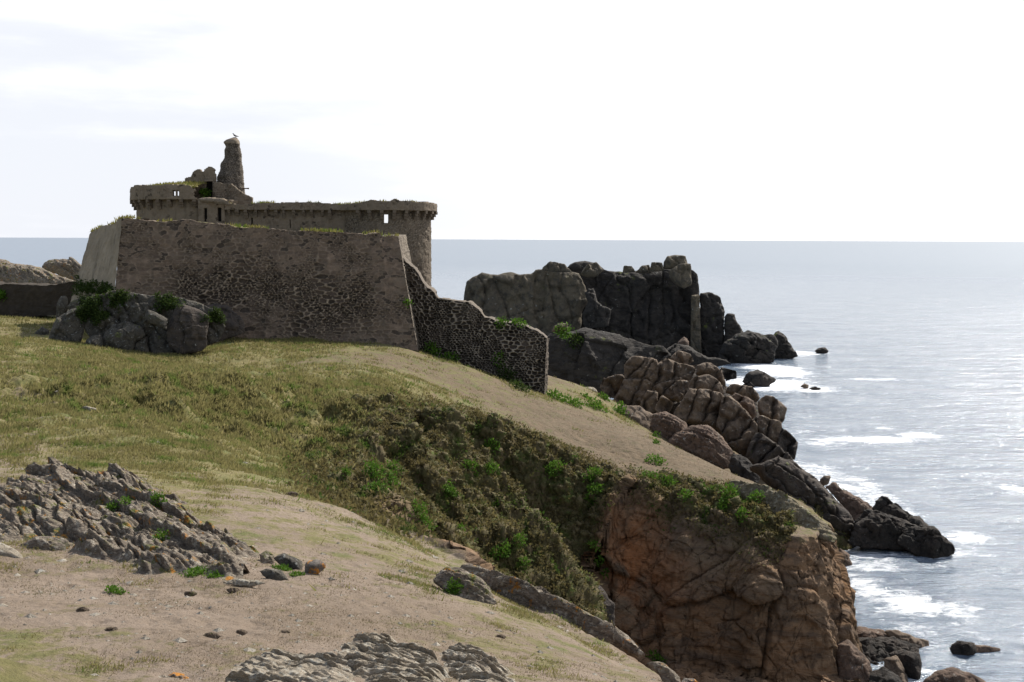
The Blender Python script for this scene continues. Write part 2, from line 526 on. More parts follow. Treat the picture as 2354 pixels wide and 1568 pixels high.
def grid_normals(P, nr, nc):
    Q = P.reshape(nr, nc, 3)
    du = np.gradient(Q, axis=0); dv = np.gradient(Q, axis=1)
    n = np.cross(dv, du)
    n /= np.maximum(np.linalg.norm(n, axis=-1, keepdims=True), 1e-9)
    n *= np.sign(n[..., 2:3] + 1e-9)
    return n.reshape(-1, 3)


TN = grid_normals(TP, NR, NC)
# fractured rock pushes in and out of the cliff faces
sel = (g_rock > .05) & (gz > -2.9)
ps = TP[sel]
diag = ps @ np.array([[.90, .1, -.42], [0, 1, 0], [.42, .1, .90]]).T
f1, e1 = facet(diag * (.21, .25, .16))
f2, e2 = facet(diag * (.85, .9, .7) + 31)
f3 = fbm(diag * (.5, .6, 2.6), 5)
amt = g_rock[sel]
f4, e4 = facet(diag * (2.3, 2.4, 1.9) + 57)
dsp = f1 * .48 + f2 * .20 + f4 * .09 + f3 * .10 - .20 * sstep(.05, 0, e1) - .14 * sstep(.06, 0, e2) * sstep(-.1, .3, f3) - .04 * sstep(.08, 0, e4)
nh = TN[sel].copy(); nh[:, 2] *= .35
TP[sel] += nh * (dsp * amt)[:, None]
# overhanging clumps in the heath
sel = (g_heath > .05)
ps = TP[sel]
TP[sel] += TN[sel] * ((np.abs(fbm(ps * (.7, .7, 1.3), 5)) * .55 + np.abs(fbm(ps * (2.6, 2.6, 3.4) + 9, 4)) * .30 - .2) * g_heath[sel])[:, None]
TN = grid_normals(TP, NR, NC)

# ground material
m = NT('coastal_turf_and_soil')
gr = m.attr('grass'); he = m.attr('heath'); ro = m.attr('rock'); ho = m.attr('hollow'); rd = m.attr('red')
n1 = m.noise(.25, 5, .6); n2 = m.noise(1.4, 7, .68); n3 = m.noise(9, 7, .72); n4 = m.noise(45, 4, .7)
soil = m.mix(m.ramp(n1, .35, .65), (.235, .182, .138), (.185, .140, .100))
soil = m.mix(m.ramp(n2, .42, .72, 0, .6), soil, (.16, .115, .075))
soil = m.mix(m.ramp(n3, .52, .72, 0, .7), soil, (.125, .090, .060))
soil = m.mix(m.attr('dry'), soil, m.mix(m.ramp(n2, .35, .65), (.135, .096, .056), (.085, .063, .038)))
soil = m.mix(m.ramp(n4, .62, .72, 0, .5), soil, (.36, .30, .24))
n5 = m.noise(3.2, 6, .7, m.mapv((1, 1.8, 1), (0, 0, .4)))
soil = m.mix(m.ramp(n5, .56, .70, 0, .75), soil, (.12, .088, .060))
soil = m.mix(m.ramp(n5, .38, .30, 0, .5), soil, (.30, .245, .195))
turf = m.mix(m.ramp(n2, .35, .65), (.205, .165, .072), (.150, .138, .050))
turf = m.mix(m.ramp(m.noise(.5, 5, .65), .48, .68), turf, (.11, .125, .036))
turf = m.mix(m.ramp(n3, .42, .72, 0, .7), turf, (.075, .068, .026))
turf = m.mix(m.ramp(m.noise(22, 5, .7), .55, .75, 0, .7), turf, (.22, .18, .085))
gm = m.math('ADD', m.math('MULTIPLY', m.math('SUBTRACT', n2, .5), 2.1), m.math('ADD', gr, .07))
gm = m.math('ADD', gm, m.math('MULTIPLY', m.math('SUBTRACT', n3, .5), 1.3))
col = m.mix(m.ramp(gm, .28, .72), soil, turf)
hth = m.mix(m.ramp(n2, .38, .62), (.125, .095, .048), (.075, .072, .026))
hth = m.mix(m.ramp(n3, .48, .68), hth, (.11, .085, .045))
hth = m.mix(m.ramp(m.noise(.8, 6, .7), .52, .66, 0, .9), hth, (.075, .105, .02))
hth = m.mix(m.ramp(m.noise(6, 4, .7), .66, .72, 0, .8), hth, (.20, .15, .11))
col = m.mix(m.math('MULTIPLY', he, m.ramp(m.math('ADD', n2, he), .7, 1.1)), col, hth)
vs = m.mapv((.5, .6, 2.4), (0, .62, 0))
s1 = m.noise(.8, 6, .6, vs, .6)
rk = m.mix(m.ramp(m.noise(.16, 4, .6), .38, .62), (.225, .132, .070), (.172, .120, .074))
rk = m.mix(m.ramp(s1, .40, .68), rk, (.115, .078, .052))
rk = m.mix(m.math('MULTIPLY', rd, m.ramp(m.noise(.35, 5, .65), .38, .62)), rk, (.30, .125, .05))
rk = m.mix(m.ramp(m.noise(7, 7, .75), .56, .74, 0, .7), rk, (.25, .19, .13))
rk = m.mix(m.ramp(m.noise(1.1, 6, .7, vs), .62, .72, 0, .5), rk, (.09, .085, .075))
col = m.mix(ro, col, rk)
nr_ = m.bump(n2, .6, .12); nr_ = m.bump(n5, .6, .05, nr_); nr_ = m.bump(n3, .9, .05, nr_); nr_ = m.bump(n4, .8, .014, nr_)
nr_ = m.bump(m.math('MULTIPLY', s1, ro), .9, .5, nr_)
cr_ = m.math('MULTIPLY', m.ramp(m.voro(.42, vec=m.mapv((1, 1, .8), (.2, .5, .1))), 0, .035), ro)
nr_ = m.bump(cr_, .7, .2, nr_)
M['ground'] = m.fin(col, .95, nr_)

g_red = ell(GX, GZ := gz, UX(1440, 66), 4.5, 2.8, 3.6)
hill = mk('hillside', TP, grid_faces(NR, NC), M['ground'], origin=(0, 60, 0),
          attrs={'dry': sstep(58, 70, GY) * .9, 'grass': g_grass, 'heath': g_heath, 'rock': g_rock, 'hollow': g_hol, 'red': g_red})
tag(hill, 'grassy brown headland sloping to a reddish cliff above the sea', 'hillside', kind='structure')


def gz_at(X, Y):
    return ground(np.atleast_1d(np.asarray(X, float)), np.atleast_1d(np.asarray(Y, float)))[0]


FOAM = []


def sea_pt(u, v):
    d = ray(u, v); return (CAM - d * (CAM[2] / d[2]))[:2]


# ------------------------------------------------------------------ rocks from outlines


def poly_len(P):
    return np.hypot(*(np.roll(P, -1, 0) - P).T)


def in_poly(P, Q):
    ins = np.zeros(len(Q), bool)
    for i in range(len(P)):
        a = P[i]; b = P[(i + 1) % len(P)]
        c = (a[1] > Q[:, 1]) != (b[1] > Q[:, 1])
        with np.errstate(divide='ignore', invalid='ignore'):
            ins ^= c & (Q[:, 0] < (b[0] - a[0]) * (Q[:, 1] - a[1]) / (b[1] - a[1]) + a[0])
    return ins


def pdist(P, Q):
    best = np.full(len(Q), 1e9)
    for i in range(len(P)):
        a = P[i]; e = P[(i + 1) % len(P)] - a
        t = np.clip(((Q - a) @ e) / max(e @ e, 1e-12), 0, 1)
        q = a + t[:, None] * e
        best = np.minimum(best, np.hypot(*(Q - q).T))
    return best


def subdiv(V, T, bnd):
    """midpoint subdivision of a triangle mesh in 2D; bnd flags outline vertices"""
    e = np.sort(np.concatenate([T[:, [0, 1]], T[:, [1, 2]], T[:, [2, 0]]]), 1)
    ue, inv, cnt = np.unique(e, axis=0, return_inverse=True, return_counts=True)
    inv = inv.ravel()
    mid = (V[ue[:, 0]] + V[ue[:, 1]]) / 2
    nb = np.concatenate([bnd, cnt == 1])
    n = len(V); k = len(T)
    a, b, c = inv[:k] + n, inv[k:2 * k] + n, inv[2 * k:] + n
    T2 = np.concatenate([np.stack([T[:, 0], a, c], 1), np.stack([a, T[:, 1], b], 1), np.stack([c, b, T[:, 2]], 1), np.stack([a, b, c], 1)])
    return np.vstack([V, mid]), T2, nb


def rock(name, poly, Y, mat, phi=65, front=.35, back=.5, edge=.30, size=1.0, rough=1.0, strata=None, kseed=0.0, sharp=.5, levels=2, parent=None, res=1.0, tiltx=0.0, planes=6, fiss=0.0, grow=0.0, bevel=.6, fang=None, famp=1.0):
    """a solid rock: the outline stands on a plane leaning back at phi degrees at distance Y (its foot);
    front / back: bulge each side in units of the outline's short side"""
    P = np.array(poly, float)
    if grow: P = P.mean(0) + (P - P.mean(0)) * (1 + grow)
    vb = P[:, 1].max(); ub = P[P[:, 1].argmax(), 0]
    foot = px(ub, vb, Y)
    ph = math.radians(phi)
    nrm = np.array([math.sin(tiltx), -math.sin(ph) * math.cos(tiltx), math.cos(ph)]); nrm /= np.linalg.norm(nrm)
    ex = np.cross(np.array([0, 0, 1.0]), nrm); ex /= np.linalg.norm(ex); ex = -ex if ex[0] < 0 else ex
    ey = np.cross(nrm, ex); ey = -ey if ey[2] < 0 else ey
    R = ray(P[:, 0], P[:, 1])
    t = ((foot - CAM) @ nrm) / (R @ nrm)
    W3 = CAM + R * t[:, None]
    P2 = np.stack([(W3 - foot) @ ex, (W3 - foot) @ ey], -1)
    ext = P2.max(0) - P2.min(0)
    short = ext.min()
    h = max(Y / 1236 * 1.25 * res, .012) * 2 ** levels
    h = max(min(h, short / 4), short / 60)
    # outline with fine points
    B = []
    for i in range(len(P2)):
        a = P2[i]; b = P2[(i + 1) % len(P2)]
        k = max(1, int(round(np.hypot(*(b - a)) / h)))
        for j in range(k): B.append(a + (b - a) * j / k)
    B = np.array(B)
    # round the corners a little
    B = B * .8 + (np.roll(B, 1, 0) + np.roll(B, -1, 0)) * .1
    lo = P2.min(0); hi = P2.max(0)
    gx, gy = np.meshgrid(np.arange(lo[0], hi[0], h), np.arange(lo[1], hi[1], h * .9))
    gx = gx + (np.arange(gx.shape[0]) % 2)[:, None] * h * .5
    G = np.stack([gx.ravel(), gy.ravel()], -1)
    rs = np.random.default_rng(int(abs(P.sum()) * 10) % 99991)
    G += rs.uniform(-.15, .15, G.shape) * h
    ins = in_poly(B, G)
    G = G[ins]
    if len(G): G = G[pdist(B, G) > h * .55]
    nb = len(B)
    V = np.vstack([B, G]) if len(G) else B
    res_ = mgeo.delaunay_2d_cdt([Vector(v) for v in V], [(i, (i + 1) % nb) for i in range(nb)], [], 1, 1e-6)
    V = np.array([tuple(v) for v in res_[0]]); T = np.array([tuple(f) for f in res_[2] if len(f) == 3])
    orig = res_[3]
    bnd = np.array([any(o < nb for o in oo) for oo in orig])
    for _ in range(levels): V, T, bnd = subdiv(V, T, bnd)
    # orientation: counter clockwise seen from nrm
    a, b, c = V[T[:, 0]], V[T[:, 1]], V[T[:, 2]]
    cr = (b[:, 0] - a[:, 0]) * (c[:, 1] - a[:, 1]) - (b[:, 1] - a[:, 1]) * (c[:, 0] - a[:, 0])
    flip = (cr < 0) != (np.dot(np.cross(ex, ey), nrm) < 0)
    T = np.where(flip[:, None], T[:, ::-1], T)
    d = pdist(B, V); d[bnd] = 0
    w = edge * short
    s = np.clip(d / w, 0, 1)
    bev = s ** bevel
    Rm = .5 * np.hypot(*ext); pc = V - V.mean(0)
    hgt = np.full(len(V), 1.0)
    for k in range(planes):
        th = rs.uniform(0, 2 * np.pi); mm = rs.uniform(.35, 1.1); r0 = rs.uniform(-.25, .45)
        hgt = np.minimum(hgt, 1 - mm * np.maximum(0, pc @ np.array([math.cos(th), math.sin(th)]) / Rm - r0))
    prof = bev * np.clip(hgt, .15, 1)
    base = foot + V[:, :1] * ex + V[:, 1:] * ey
    sc = 1.0 / (size * short)
    off = kseed + P.mean() * .37
    q = base * sc * 1.6 + off
    if strata is not None:
        sa_, sb_ = math.cos(strata), math.sin(strata)     # beds dip to the right by this angle
        al = V @ np.array([sa_, -sb_]); ac = V @ np.array([sb_, sa_])
        ac = ac + .05 * short * perlin(np.stack([al * sc * 2, ac * sc * 2, al * 0 + off], -1))
        q = np.stack([al * .75, (base @ nrm) * 1.0, ac * 3.6], -1) * sc * 1.6 + off
    fa, ea = facet(q)
    fb, eb = facet(q * 2.7 + 11)
    fc = fbm(q * 3.0, 5)
    bq = q[:, 2] * .8 if strata is not None else q[:, 0] * 0
    saw = (bq - np.floor(bq)) if strata is not None else q[:, 0] * 0
    amp = short * .16 * rough * min(1, size) * (.6 if strata is not None else 1)
    dsp = amp * (fa * 1.0 + fb * .36 * sharp * 2 + fc * .22 + saw * .9 - .28 * sstep(.10, 0, ea) - .12 * sstep(.10, 0, eb) * sharp)
    if fiss > 0:
        fa_ = fang if fang is not None else (strata if strata is not None else .5)
        sa_, sb_ = math.cos(fa_), math.sin(fa_)
        al = V @ np.array([sa_, -sb_]); ac = V @ np.array([sb_, sa_])
        w1_ = perlin(np.stack([al / fiss * .35, ac / fiss * .6, al * 0 + off], -1)) * .7 + perlin(np.stack([al / fiss * 1.3, ac / fiss * 1.3, al * 0 + off + 9], -1)) * .25
        t1_ = ac / fiss + w1_
        row = np.floor(t1_); fr1 = t1_ - row
        rr1 = hsh(row.astype(np.int64), row.astype(np.int64) * 0 + 3, row.astype(np.int64) * 0, 1)
        t2_ = al / (fiss * 2.6) + rr1 * 7 + w1_ * .6
        c2_ = np.floor(t2_); fr2 = t2_ - c2_
        rr2 = hsh(row.astype(np.int64), c2_.astype(np.int64), row.astype(np.int64) * 0 + 5, 2)
        gv = perlin(np.stack([al / fiss * .4, ac / fiss * .4, al * 0 + off + 20], -1))
        g1_ = sstep(.16, .0, np.minimum(fr1, 1 - fr1)) * sstep(-.5, .2, gv + .25) + .7 * sstep(.07, 0, np.minimum(fr2, 1 - fr2)) * sstep(-.3, .3, gv)
        dsp = dsp + famp * fiss * (.55 * (fr1 - .5) * (.4 + rr1) + .50 * (rr2 - .5) - .42 * np.minimum(g1_, 1.2)) + fiss * .22 * fbm(base / fiss * 1.1, 4)
    fr = base + nrm * (prof * front * short + dsp * (.15 + .85 * s))[:, None]
    bk = base - nrm * (prof * back * short)[:, None]
    # outline wobble in its own plane
    wob = np.stack([fbm(q * 1.7 + 40, 4), fbm(q * 1.7 + 80, 4)], -1) * amp * .35
    mv = (wob[:, :1] * ex + wob[:, 1:] * ey)
    fr += mv; bk += mv
    n = len(V)
    idx = np.arange(n) + n
    idx[bnd] = np.arange(n)[bnd]
    Vall = np.vstack([fr, bk])
    Tb = idx[T][:, ::-1]
    Tall = np.vstack([T, Tb])
    used = np.unique(Tall); remap = np.zeros(len(Vall), int); remap[used] = np.arange(len(used))
    o = mk(name, Vall[used], remap[Tall], M[mat], parent=parent)
    return o


def rk_(poly, Y, mat, label, cat='rock', name='boulder', group=None, kind=None, **kw):
    o = rock(name, poly, Y, mat, **kw)
    return tag(o, label, cat, group, kind)


def hit(u, v, y0=8.0, y1=150.0):
    Y = np.arange(y0, y1, .25)
    P = px(np.full(len(Y), u), np.full(len(Y), v), Y)
    z = ground(P[:, 0], P[:, 1], False)[0]
    k = np.nonzero(z > P[:, 2])[0]
    return float(Y[k[0]]) if len(k) else y1


def sink(poly, s):
    P = np.array(poly, float); lo, hi = P[:, 1].min(), P[:, 1].max()
    t = np.clip((P[:, 1] - (lo + hi) / 2) / ((hi - lo) / 2), 0, 1)
    P[:, 1] += s * t ** 2
    return P


def land(poly, mat, label, cat='rock', name='boulder', s=8, Y=None, dY=0.0, **kw):
    P = np.array(poly, float); i = P[:, 1].argmax()
    y = Y if Y is not None else hit(P[i, 0], P[i, 1])
    return rk_(sink(P, s), y + dY, mat, label, cat, name, **kw)


def water(poly, mat, label, cat='rock', name='sea_rock', s=6, **kw):
    P = np.array(poly, float); i = P[:, 1].argmax()
    c = sea_pt(*P[i]); wd = (P[:, 0].max() - P[:, 0].min()) / F * c[1]
    FOAM.append((c + (0, .3), wd * .75, wd * .55, .60))
    return rk_(sink(P, s), c[1], mat, label, cat, name, **kw)


def outcrop(name, poly, mat, label, cat, along, H, sp, w=.5, h=.03, amp=1.0):
    """bedrock rising out of the ground: tilted beds make ribs along a direction, broken by cross joints"""
    PP = np.array(poly, float)
    Pl = []
    for u, v in PP:
        y = hit(u, v, 8.0, 60.0); p = px(u, v, y); Pl.append(p[:2])
    B = np.array(Pl)
    lo, hi = B.min(0), B.max(0)
    gx, gy = np.meshgrid(np.arange(lo[0], hi[0], h), np.arange(lo[1], hi[1], h))
    nr, nc = gx.shape; X, Y = gx.ravel(), gy.ravel()
    Q = np.stack([X, Y], -1)
    ins = in_poly(B, Q)
    wob = fbm2(Q, 1.6 / (w + .3), 4, 2.0) * w * .5
    d = np.where(ins, pdist(B, Q), -pdist(B, Q)) + wob
    a = np.array(along) / np.hypot(*along); c = np.array([-a[1], a[0]])
    al, ac = Q @ a, Q @ c
    env = sstep(-.05 * w, w, d) * np.clip(.75 + .7 * fbm2(Q, .5 / H, 3, 6.0), .12, 1.3)
    z0 = ground(X, Y)[0]
    nz_ = lambda f, s_, o: perlin(np.stack([al * f, ac * s_, np.full(len(al), o)], -1))
    t1 = ac / sp + nz_(.10 / sp, .16 / sp, 3.) * 1.8 + nz_(.35 / sp, .5 / sp, 1.) * .6 + nz_(1.6 / sp, 1.6 / sp, 2.) * .22
    r1 = np.floor(t1); f1 = t1 - r1
    t2 = al / (sp * 5.0) + nz_(.15 / sp, .3 / sp, 4.) * 1.2 + hsh(r1.astype(np.int64), r1.astype(np.int64) * 0, r1.astype(np.int64) * 0 + 7, 1) * 9 + nz_(.8 / sp, .8 / sp, 5.) * .35
    c2 = np.floor(t2); f2 = t2 - c2
    k1 = hsh(r1.astype(np.int64), c2.astype(np.int64), r1.astype(np.int64) * 0 + 2, 3)
    k0 = hsh(r1.astype(np.int64), r1.astype(np.int64) * 0, r1.astype(np.int64) * 0 + 2, 2)
    rib = sstep(0, .20, f1) * (1 - .85 * f1)
    # finer beds inside each rib
    t3 = ac / (sp * .36) + nz_(1.2 / sp, 1.2 / sp, 8.) * .9; f3 = t3 - np.floor(t3)
    k3 = hsh(np.floor(t3).astype(np.int64), np.floor(t2 * 1.7).astype(np.int64), r1.astype(np.int64) * 0 + 4, 4)
    joint = sstep(.07, 0, np.minimum(f2, 1 - f2))
    gap = sstep(.12, 0, np.minimum(f1, 1 - f1)) * (k0 > .25)
    hgt = H * env * (.55 + .22 * k0 + .16 * (k1 - .4)) + sp * amp * sstep(0, .35, env) * (.75 * rib * (.3 + k0) + .40 * sstep(0, .25, f3) * (1 - f3) * (.3 + k3) - .30 * joint * k1 - .55 * gap)
    P3 = np.stack([X, Y, z0 + hgt], -1)
    hgt = hgt + sp * .12 * amp * fbm(np.stack([al * .5, ac * 1.5, P3[:, 2]], -1) * 1.6 / sp, 4) * sstep(0, .3, env)
    fv, fe = facet(np.stack([al / sp * .22, ac / sp * .9, P3[:, 2] / sp * .3], -1))
    hgt = hgt + sp * .30 * amp * fv * sstep(0, .4, env)
    P3[:, 2] = z0 + hgt - .10 * sstep(.05, -.25 * w, d) - .006
    # beds lean over a little
    lean = np.maximum(hgt, 0) * .35
    P3[:, 0] -= c[0] * lean; P3[:, 1] -= c[1] * lean
    keep = d > -.4 * w
    kf = keep.reshape(nr, nc); kk = kf[:-1, :-1] & kf[1:, :-1] & kf[:-1, 1:] & kf[1:, 1:]
    g = np.arange(nr * nc).reshape(nr, nc)
    Fc = np.stack([g[:-1, :-1], g[:-1, 1:], g[1:, 1:], g[1:, :-1]], -1)[kk]
    used = np.unique(Fc); rm = np.zeros(nr * nc, int); rm[used] = np.arange(len(used))
    o = mk(name, P3[used], rm[Fc], M[mat])
    return tag(o, label, cat)


STR = math.radians(38)
STR2 = math.radians(28)

# --- near outcrop on the left
outcrop('rock_outcrop', A3([(-110, 830), (-60, 815), (60, 780), (120, 742), (250, 732), (345, 738), (400, 765), (470, 775), (545, 768), (640, 828), (760, 918), (880, 988), (1005, 1032), (1022, 1080), (985, 1150), (900, 1176), (740, 1146), (560, 1138), (430, 1098), (330, 1066), (250, 1040), (150, 1015), (0, 1020), (-110, 1020)]), 'slab',
        'large layered grey outcrop at the left edge, its fissured beds running down to the right', 'outcrop', (.62, -.78), .45, .40, w=1.0, h=.030, amp=.50)
land(A3([(-50, 1000), (0, 1010), (45, 1028), (80, 1055), (105, 1082), (0, 1088), (-50, 1088)]), 'pale', 'rounded pale boulder cut by the left picture edge', phi=50, front=.4, edge=.5, size=1.2, rough=.6, s=6)
land(A3([(70, 1025), (150, 985), (250, 990), (285, 1020), (260, 1050), (150, 1045)]), 'slab', 'low mossy hump of grey rock beside the pale boulder', 'rock', phi=40, front=.3, edge=.5, rough=.7, s=6)
land(A3([(1210, 1145), (1215, 1090), (1258, 1077), (1300, 1094), (1298, 1112), (1245, 1146)]), 'orange', 'small upright grey stone capped with orange lichen', 'stone', 'stone', phi=70, front=.4, edge=.4, size=1.2, rough=.6, s=5)
land(A3([(885, 1176), (930, 1155), (1010, 1160), (1060, 1172), (1000, 1182)]), 'pale', 'flat pale stone low in the soil below the layered ridge', 'stone', 'stone', phi=35, front=.3, edge=.5, s=4)
land(A3([(1030, 1128), (1060, 1115), (1120, 1122), (1150, 1160), (1080, 1165)]), 'lichen', 'low grey striped stone with grass beside it, left of the orange-capped stone', 'stone', 'stone', phi=35, front=.3, edge=.5, strata=STR, s=4)
land(A3([(1085, 1075), (1130, 1052), (1200, 1085), (1205, 1130), (1140, 1120)]), 'lichen', 'grey rounded stone half buried behind the orange-capped stone', 'stone', 'stone', phi=40, front=.3, edge=.5, rough=.7, s=4)
land(A3([(1030, 1060), (1060, 1040), (1095, 1065), (1090, 1100), (1040, 1100)]), 'slab', 'dark knobbly stone at the end of the layered ridge', 'stone', 'stone', phi=45, front=.35, edge=.45, s=4)
# --- rocks along the near rim of the gully
land(A4([(-10, 960), (60, 965), (200, 1040), (262, 1145), (160, 1152), (60, 1122), (-10, 1085), (-80, 1040), (-60, 1000)]), 'slab', 'cracked grey rock with a green tuft at the near end of the rim', 'outcrop', 'rock_outcrop', phi=32, front=.22, back=.4, edge=.4, size=.6, strata=STR2, fiss=.13, s=6)
land(A4([(40, 965), (130, 958), (250, 1008), (400, 1088), (560, 1158), (730, 1238), (900, 1308), (985, 1370), (1040, 1415), (1000, 1415), (900, 1372), (740, 1360), (640, 1300), (560, 1290), (480, 1250), (330, 1210), (255, 1140), (150, 1070)]), 'slab',
     'long rough band of pale grey rock edging the drop into the gully', 'rock ledge', 'rock_ledge', Y=25.0, phi=24, front=.35, back=.5, edge=.35, size=.7, rough=1.3, strata=STR2, levels=3, fiss=.16, s=4)
land(A4([(880, 1318), (930, 1310), (1000, 1360), (1040, 1405), (1010, 1415), (940, 1365)]), 'orange', 'narrow rim stone yellowed with lichen at the end of the long ledge', 'stone', 'stone', phi=30, front=.35, edge=.5, s=4)
land(A4([(1040, 1468), (1090, 1458), (1140, 1470), (1205, 1525), (1240, 1580), (1140, 1580), (1100, 1510)]), 'slab', 'rough grey rock at the rim by the bottom of the picture', phi=35, front=.3, edge=.4, strata=STR2, s=4)
# --- outcrop along the bottom edge
outcrop('rock_outcrop', A3([(860, 1640), (900, 1555), (980, 1498), (1060, 1462), (1140, 1455), (1230, 1468), (1340, 1475), (1430, 1520), (1470, 1640)]), 'pale',
        'broad pale cream outcrop at the bottom edge with weathered ridges', 'outcrop', (.9, -.42), .15, .26, w=.35, h=.014, amp=.34)
outcrop('rock_outcrop', A3([(1340, 1470), (1365, 1432), (1400, 1402), (1450, 1392), (1520, 1398), (1640, 1428), (1740, 1470), (1820, 1545), (1800, 1640), (1440, 1640), (1400, 1540)]), 'pale',
        'middle pale outcrop of the bottom edge split by a dark cleft', 'outcrop', (.9, -.42), .16, .24, w=.35, h=.014, amp=.36)
outcrop('rock_outcrop', A3([(1735, 1466), (1800, 1432), (1880, 1440), (1990, 1496), (2045, 1545), (2070, 1640), (1800, 1640), (1770, 1540)]), 'pale',
        'low pale folded outcrop right of the cleft one at the bottom edge', 'outcrop', (.9, -.42), .15, .24, w=.35, h=.014, amp=.34)
land(A3([(1405, 1382), (1440, 1364), (1478, 1400), (1472, 1422), (1425, 1408)]), 'orange', 'small bright orange lichen stone perched above the pale bottom outcrop', 'stone', 'stone', phi=60, front=.4, edge=.45, rough=.5, s=3)
land(A3([(1350, 1445), (1385, 1408), (1440, 1400), (1450, 1420), (1400, 1448)]), 'slab', 'dark pointed stone beside the orange lichen stone', 'stone', 'stone', phi=45, front=.4, edge=.4, s=3)
land(A3([(560, 1590), (600, 1552), (650, 1540), (700, 1552), (760, 1600)]), 'pale', 'whitish flat stone at the bottom edge left of the outcrops', 'stone', 'stone', phi=35, front=.3, edge=.5, Y=13.2, s=2)
land(A3([(650, 1552), (690, 1530), (735, 1535), (760, 1560), (700, 1580)]), 'orange', 'orange lichen covered stone touching the bottom edge', 'stone', 'stone', phi=40, front=.35, edge=.5, Y=13.3, s=2)
land(A4([(1215, 1590), (1240, 1545), (1300, 1552), (1340, 1590)]), 'orange', 'yellow lichen stone peeping over the bottom rim', 'stone', 'stone', phi=40, front=.35, edge=.5, Y=20.5, s=2)
land(A3([(318, 476), (345, 470), (385, 480), (412, 500), (395, 506), (350, 490)]), 'pale', 'long whitish stone lying in the tussock grass', 'stone', 'stone', phi=45, front=.4, edge=.5, rough=.4, s=2)
land(A3([(1740, 300), (1790, 305), (1890, 350), (1960, 385), (1985, 405), (1930, 392), (1850, 355), (1770, 325)]), 'pale', 'pale bedrock strip in the grass below the ruined rubble wall', 'rock slab', 'rock_slab', phi=25, front=.5, edge=.5, Y=92, s=2)
# --- boulders at the foot of the bastion
land(A7([(830, 720), (900, 600), (1000, 480), (1200, 430), (1500, 470), (1900, 500), (2100, 560), (2300, 650), (2380, 800), (2300, 920), (2000, 1010), (1500, 1010), (1000, 980)]), 'lichen',
     'dark mass of rock under the corner of the bastion', 'rock bank', 'rock_bank', Y=81.5, phi=72, front=.10, back=.3, edge=.3, size=.4, rough=1.0, s=20, fiss=.9, fang=.9, famp=.7)
land(A7([(490, 962), (590, 722), (640, 690), (860, 588), (880, 700), (900, 800), (840, 1000), (720, 988)]), 'lichen', 'big smooth slanting grey boulder with a pale flat top, leftmost in front of the bastion', phi=66, front=.3, edge=.22, size=.9, rough=.8, s=6)
land(A7([(585, 700), (600, 560), (640, 490), (690, 488), (718, 520), (710, 600), (650, 690)]), 'lichen', 'upright rounded boulder standing by the end of the low dark wall', phi=75, front=.5, edge=.5, size=1.2, rough=.5, Y=87, s=10)
land(A7([(690, 600), (760, 540), (900, 500), (950, 520), (940, 590), (800, 640)]), 'lichen', 'low pale-topped boulder between the ivy and the upright boulder', phi=55, front=.4, edge=.5, rough=.6, Y=86, s=10)
land(A7([(885, 1028), (900, 950), (960, 910), (1050, 888), (1085, 930), (1080, 1055), (1000, 1048)]), 'lichen', 'smooth egg-shaped boulder low in front of the bastion rocks', phi=70, front=.45, edge=.5, size=1.3, rough=.4, dY=-.3, s=5)
land(A7([(1070, 1068), (1085, 920), (1120, 850), (1220, 790), (1330, 748), (1500, 818), (1535, 900), (1420, 970), (1390, 1068), (1330, 1095), (1150, 1078)]), 'lichen', 'large angular grey boulder split by a diagonal joint below the bastion', phi=68, front=.3, edge=.28, size=.9, rough=.8, dY=-.2, s=5)
land(A7([(1385, 1095), (1390, 1020), (1420, 960), (1535, 915), (1565, 1080), (1555, 1115), (1460, 1115)]), 'lichen', 'blocky boulder speckled with white lichen beside the split boulder', phi=72, front=.35, edge=.3, rough=.7, dY=-.2, s=5)
land(A7([(1585, 1118), (1560, 950), (1600, 850), (1760, 945), (1855, 1060), (1745, 1105), (1680, 1125)]), 'lichen', 'dark boulder with white lichen specks, rightmost of the grey bastion rocks', phi=66, front=.3, edge=.35, rough=1.0, dY=-.1, s=5)
land(A7([(1515, 665), (1560, 618), (1680, 680), (1765, 730), (1755, 835), (1640, 790), (1535, 765)]), 'lichen', 'pale lichened block wedged high among the bastion rocks', phi=60, front=.35, edge=.35, rough=.7, Y=80.3, s=4)
land(A7([(1765, 1010), (1752, 800), (1850, 570), (2050, 600), (2200, 700), (2165, 1000), (2085, 1055), (1900, 1065)]), 'granite_dark', 'reddish brown boulder mass under the bastion wall', phi=68, front=.22, edge=.3, size=.8, rough=.9, Y=80.5, s=8)
land(A7([(345, 888), (440, 808), (520, 850), (515, 892), (430, 895)]), 'lichen', 'small pyramid-shaped stone in the grass left of the big boulder', 'stone', 'stone', phi=65, front=.4, edge=.45, rough=.6, s=3)
land(A1([(925, 1262), (955, 1232), (1010, 1224), (1045, 1256), (1005, 1282), (945, 1290)]), 'lichen', 'pale round-backed stone at the edge of the wall shadow', 'stone', 'stone', phi=60, front=.45, edge=.5, rough=.6, s=4)
land(A1([(1105, 1262), (1120, 1205), (1170, 1212), (1195, 1250), (1165, 1275)]), 'lichen', 'white-flecked stone against the foot of the bastion wall', 'stone', 'stone', phi=60, front=.4, edge=.5, rough=.9, s=4)
land(A1([(2060, 1272), (2085, 1258), (2140, 1268), (2150, 1335), (2060, 1335), (2075, 1300)]), 'pale', 'grey block at the foot of the bastion corner', 'stone', 'stone', phi=70, front=.4, edge=.35, rough=.6, s=4)
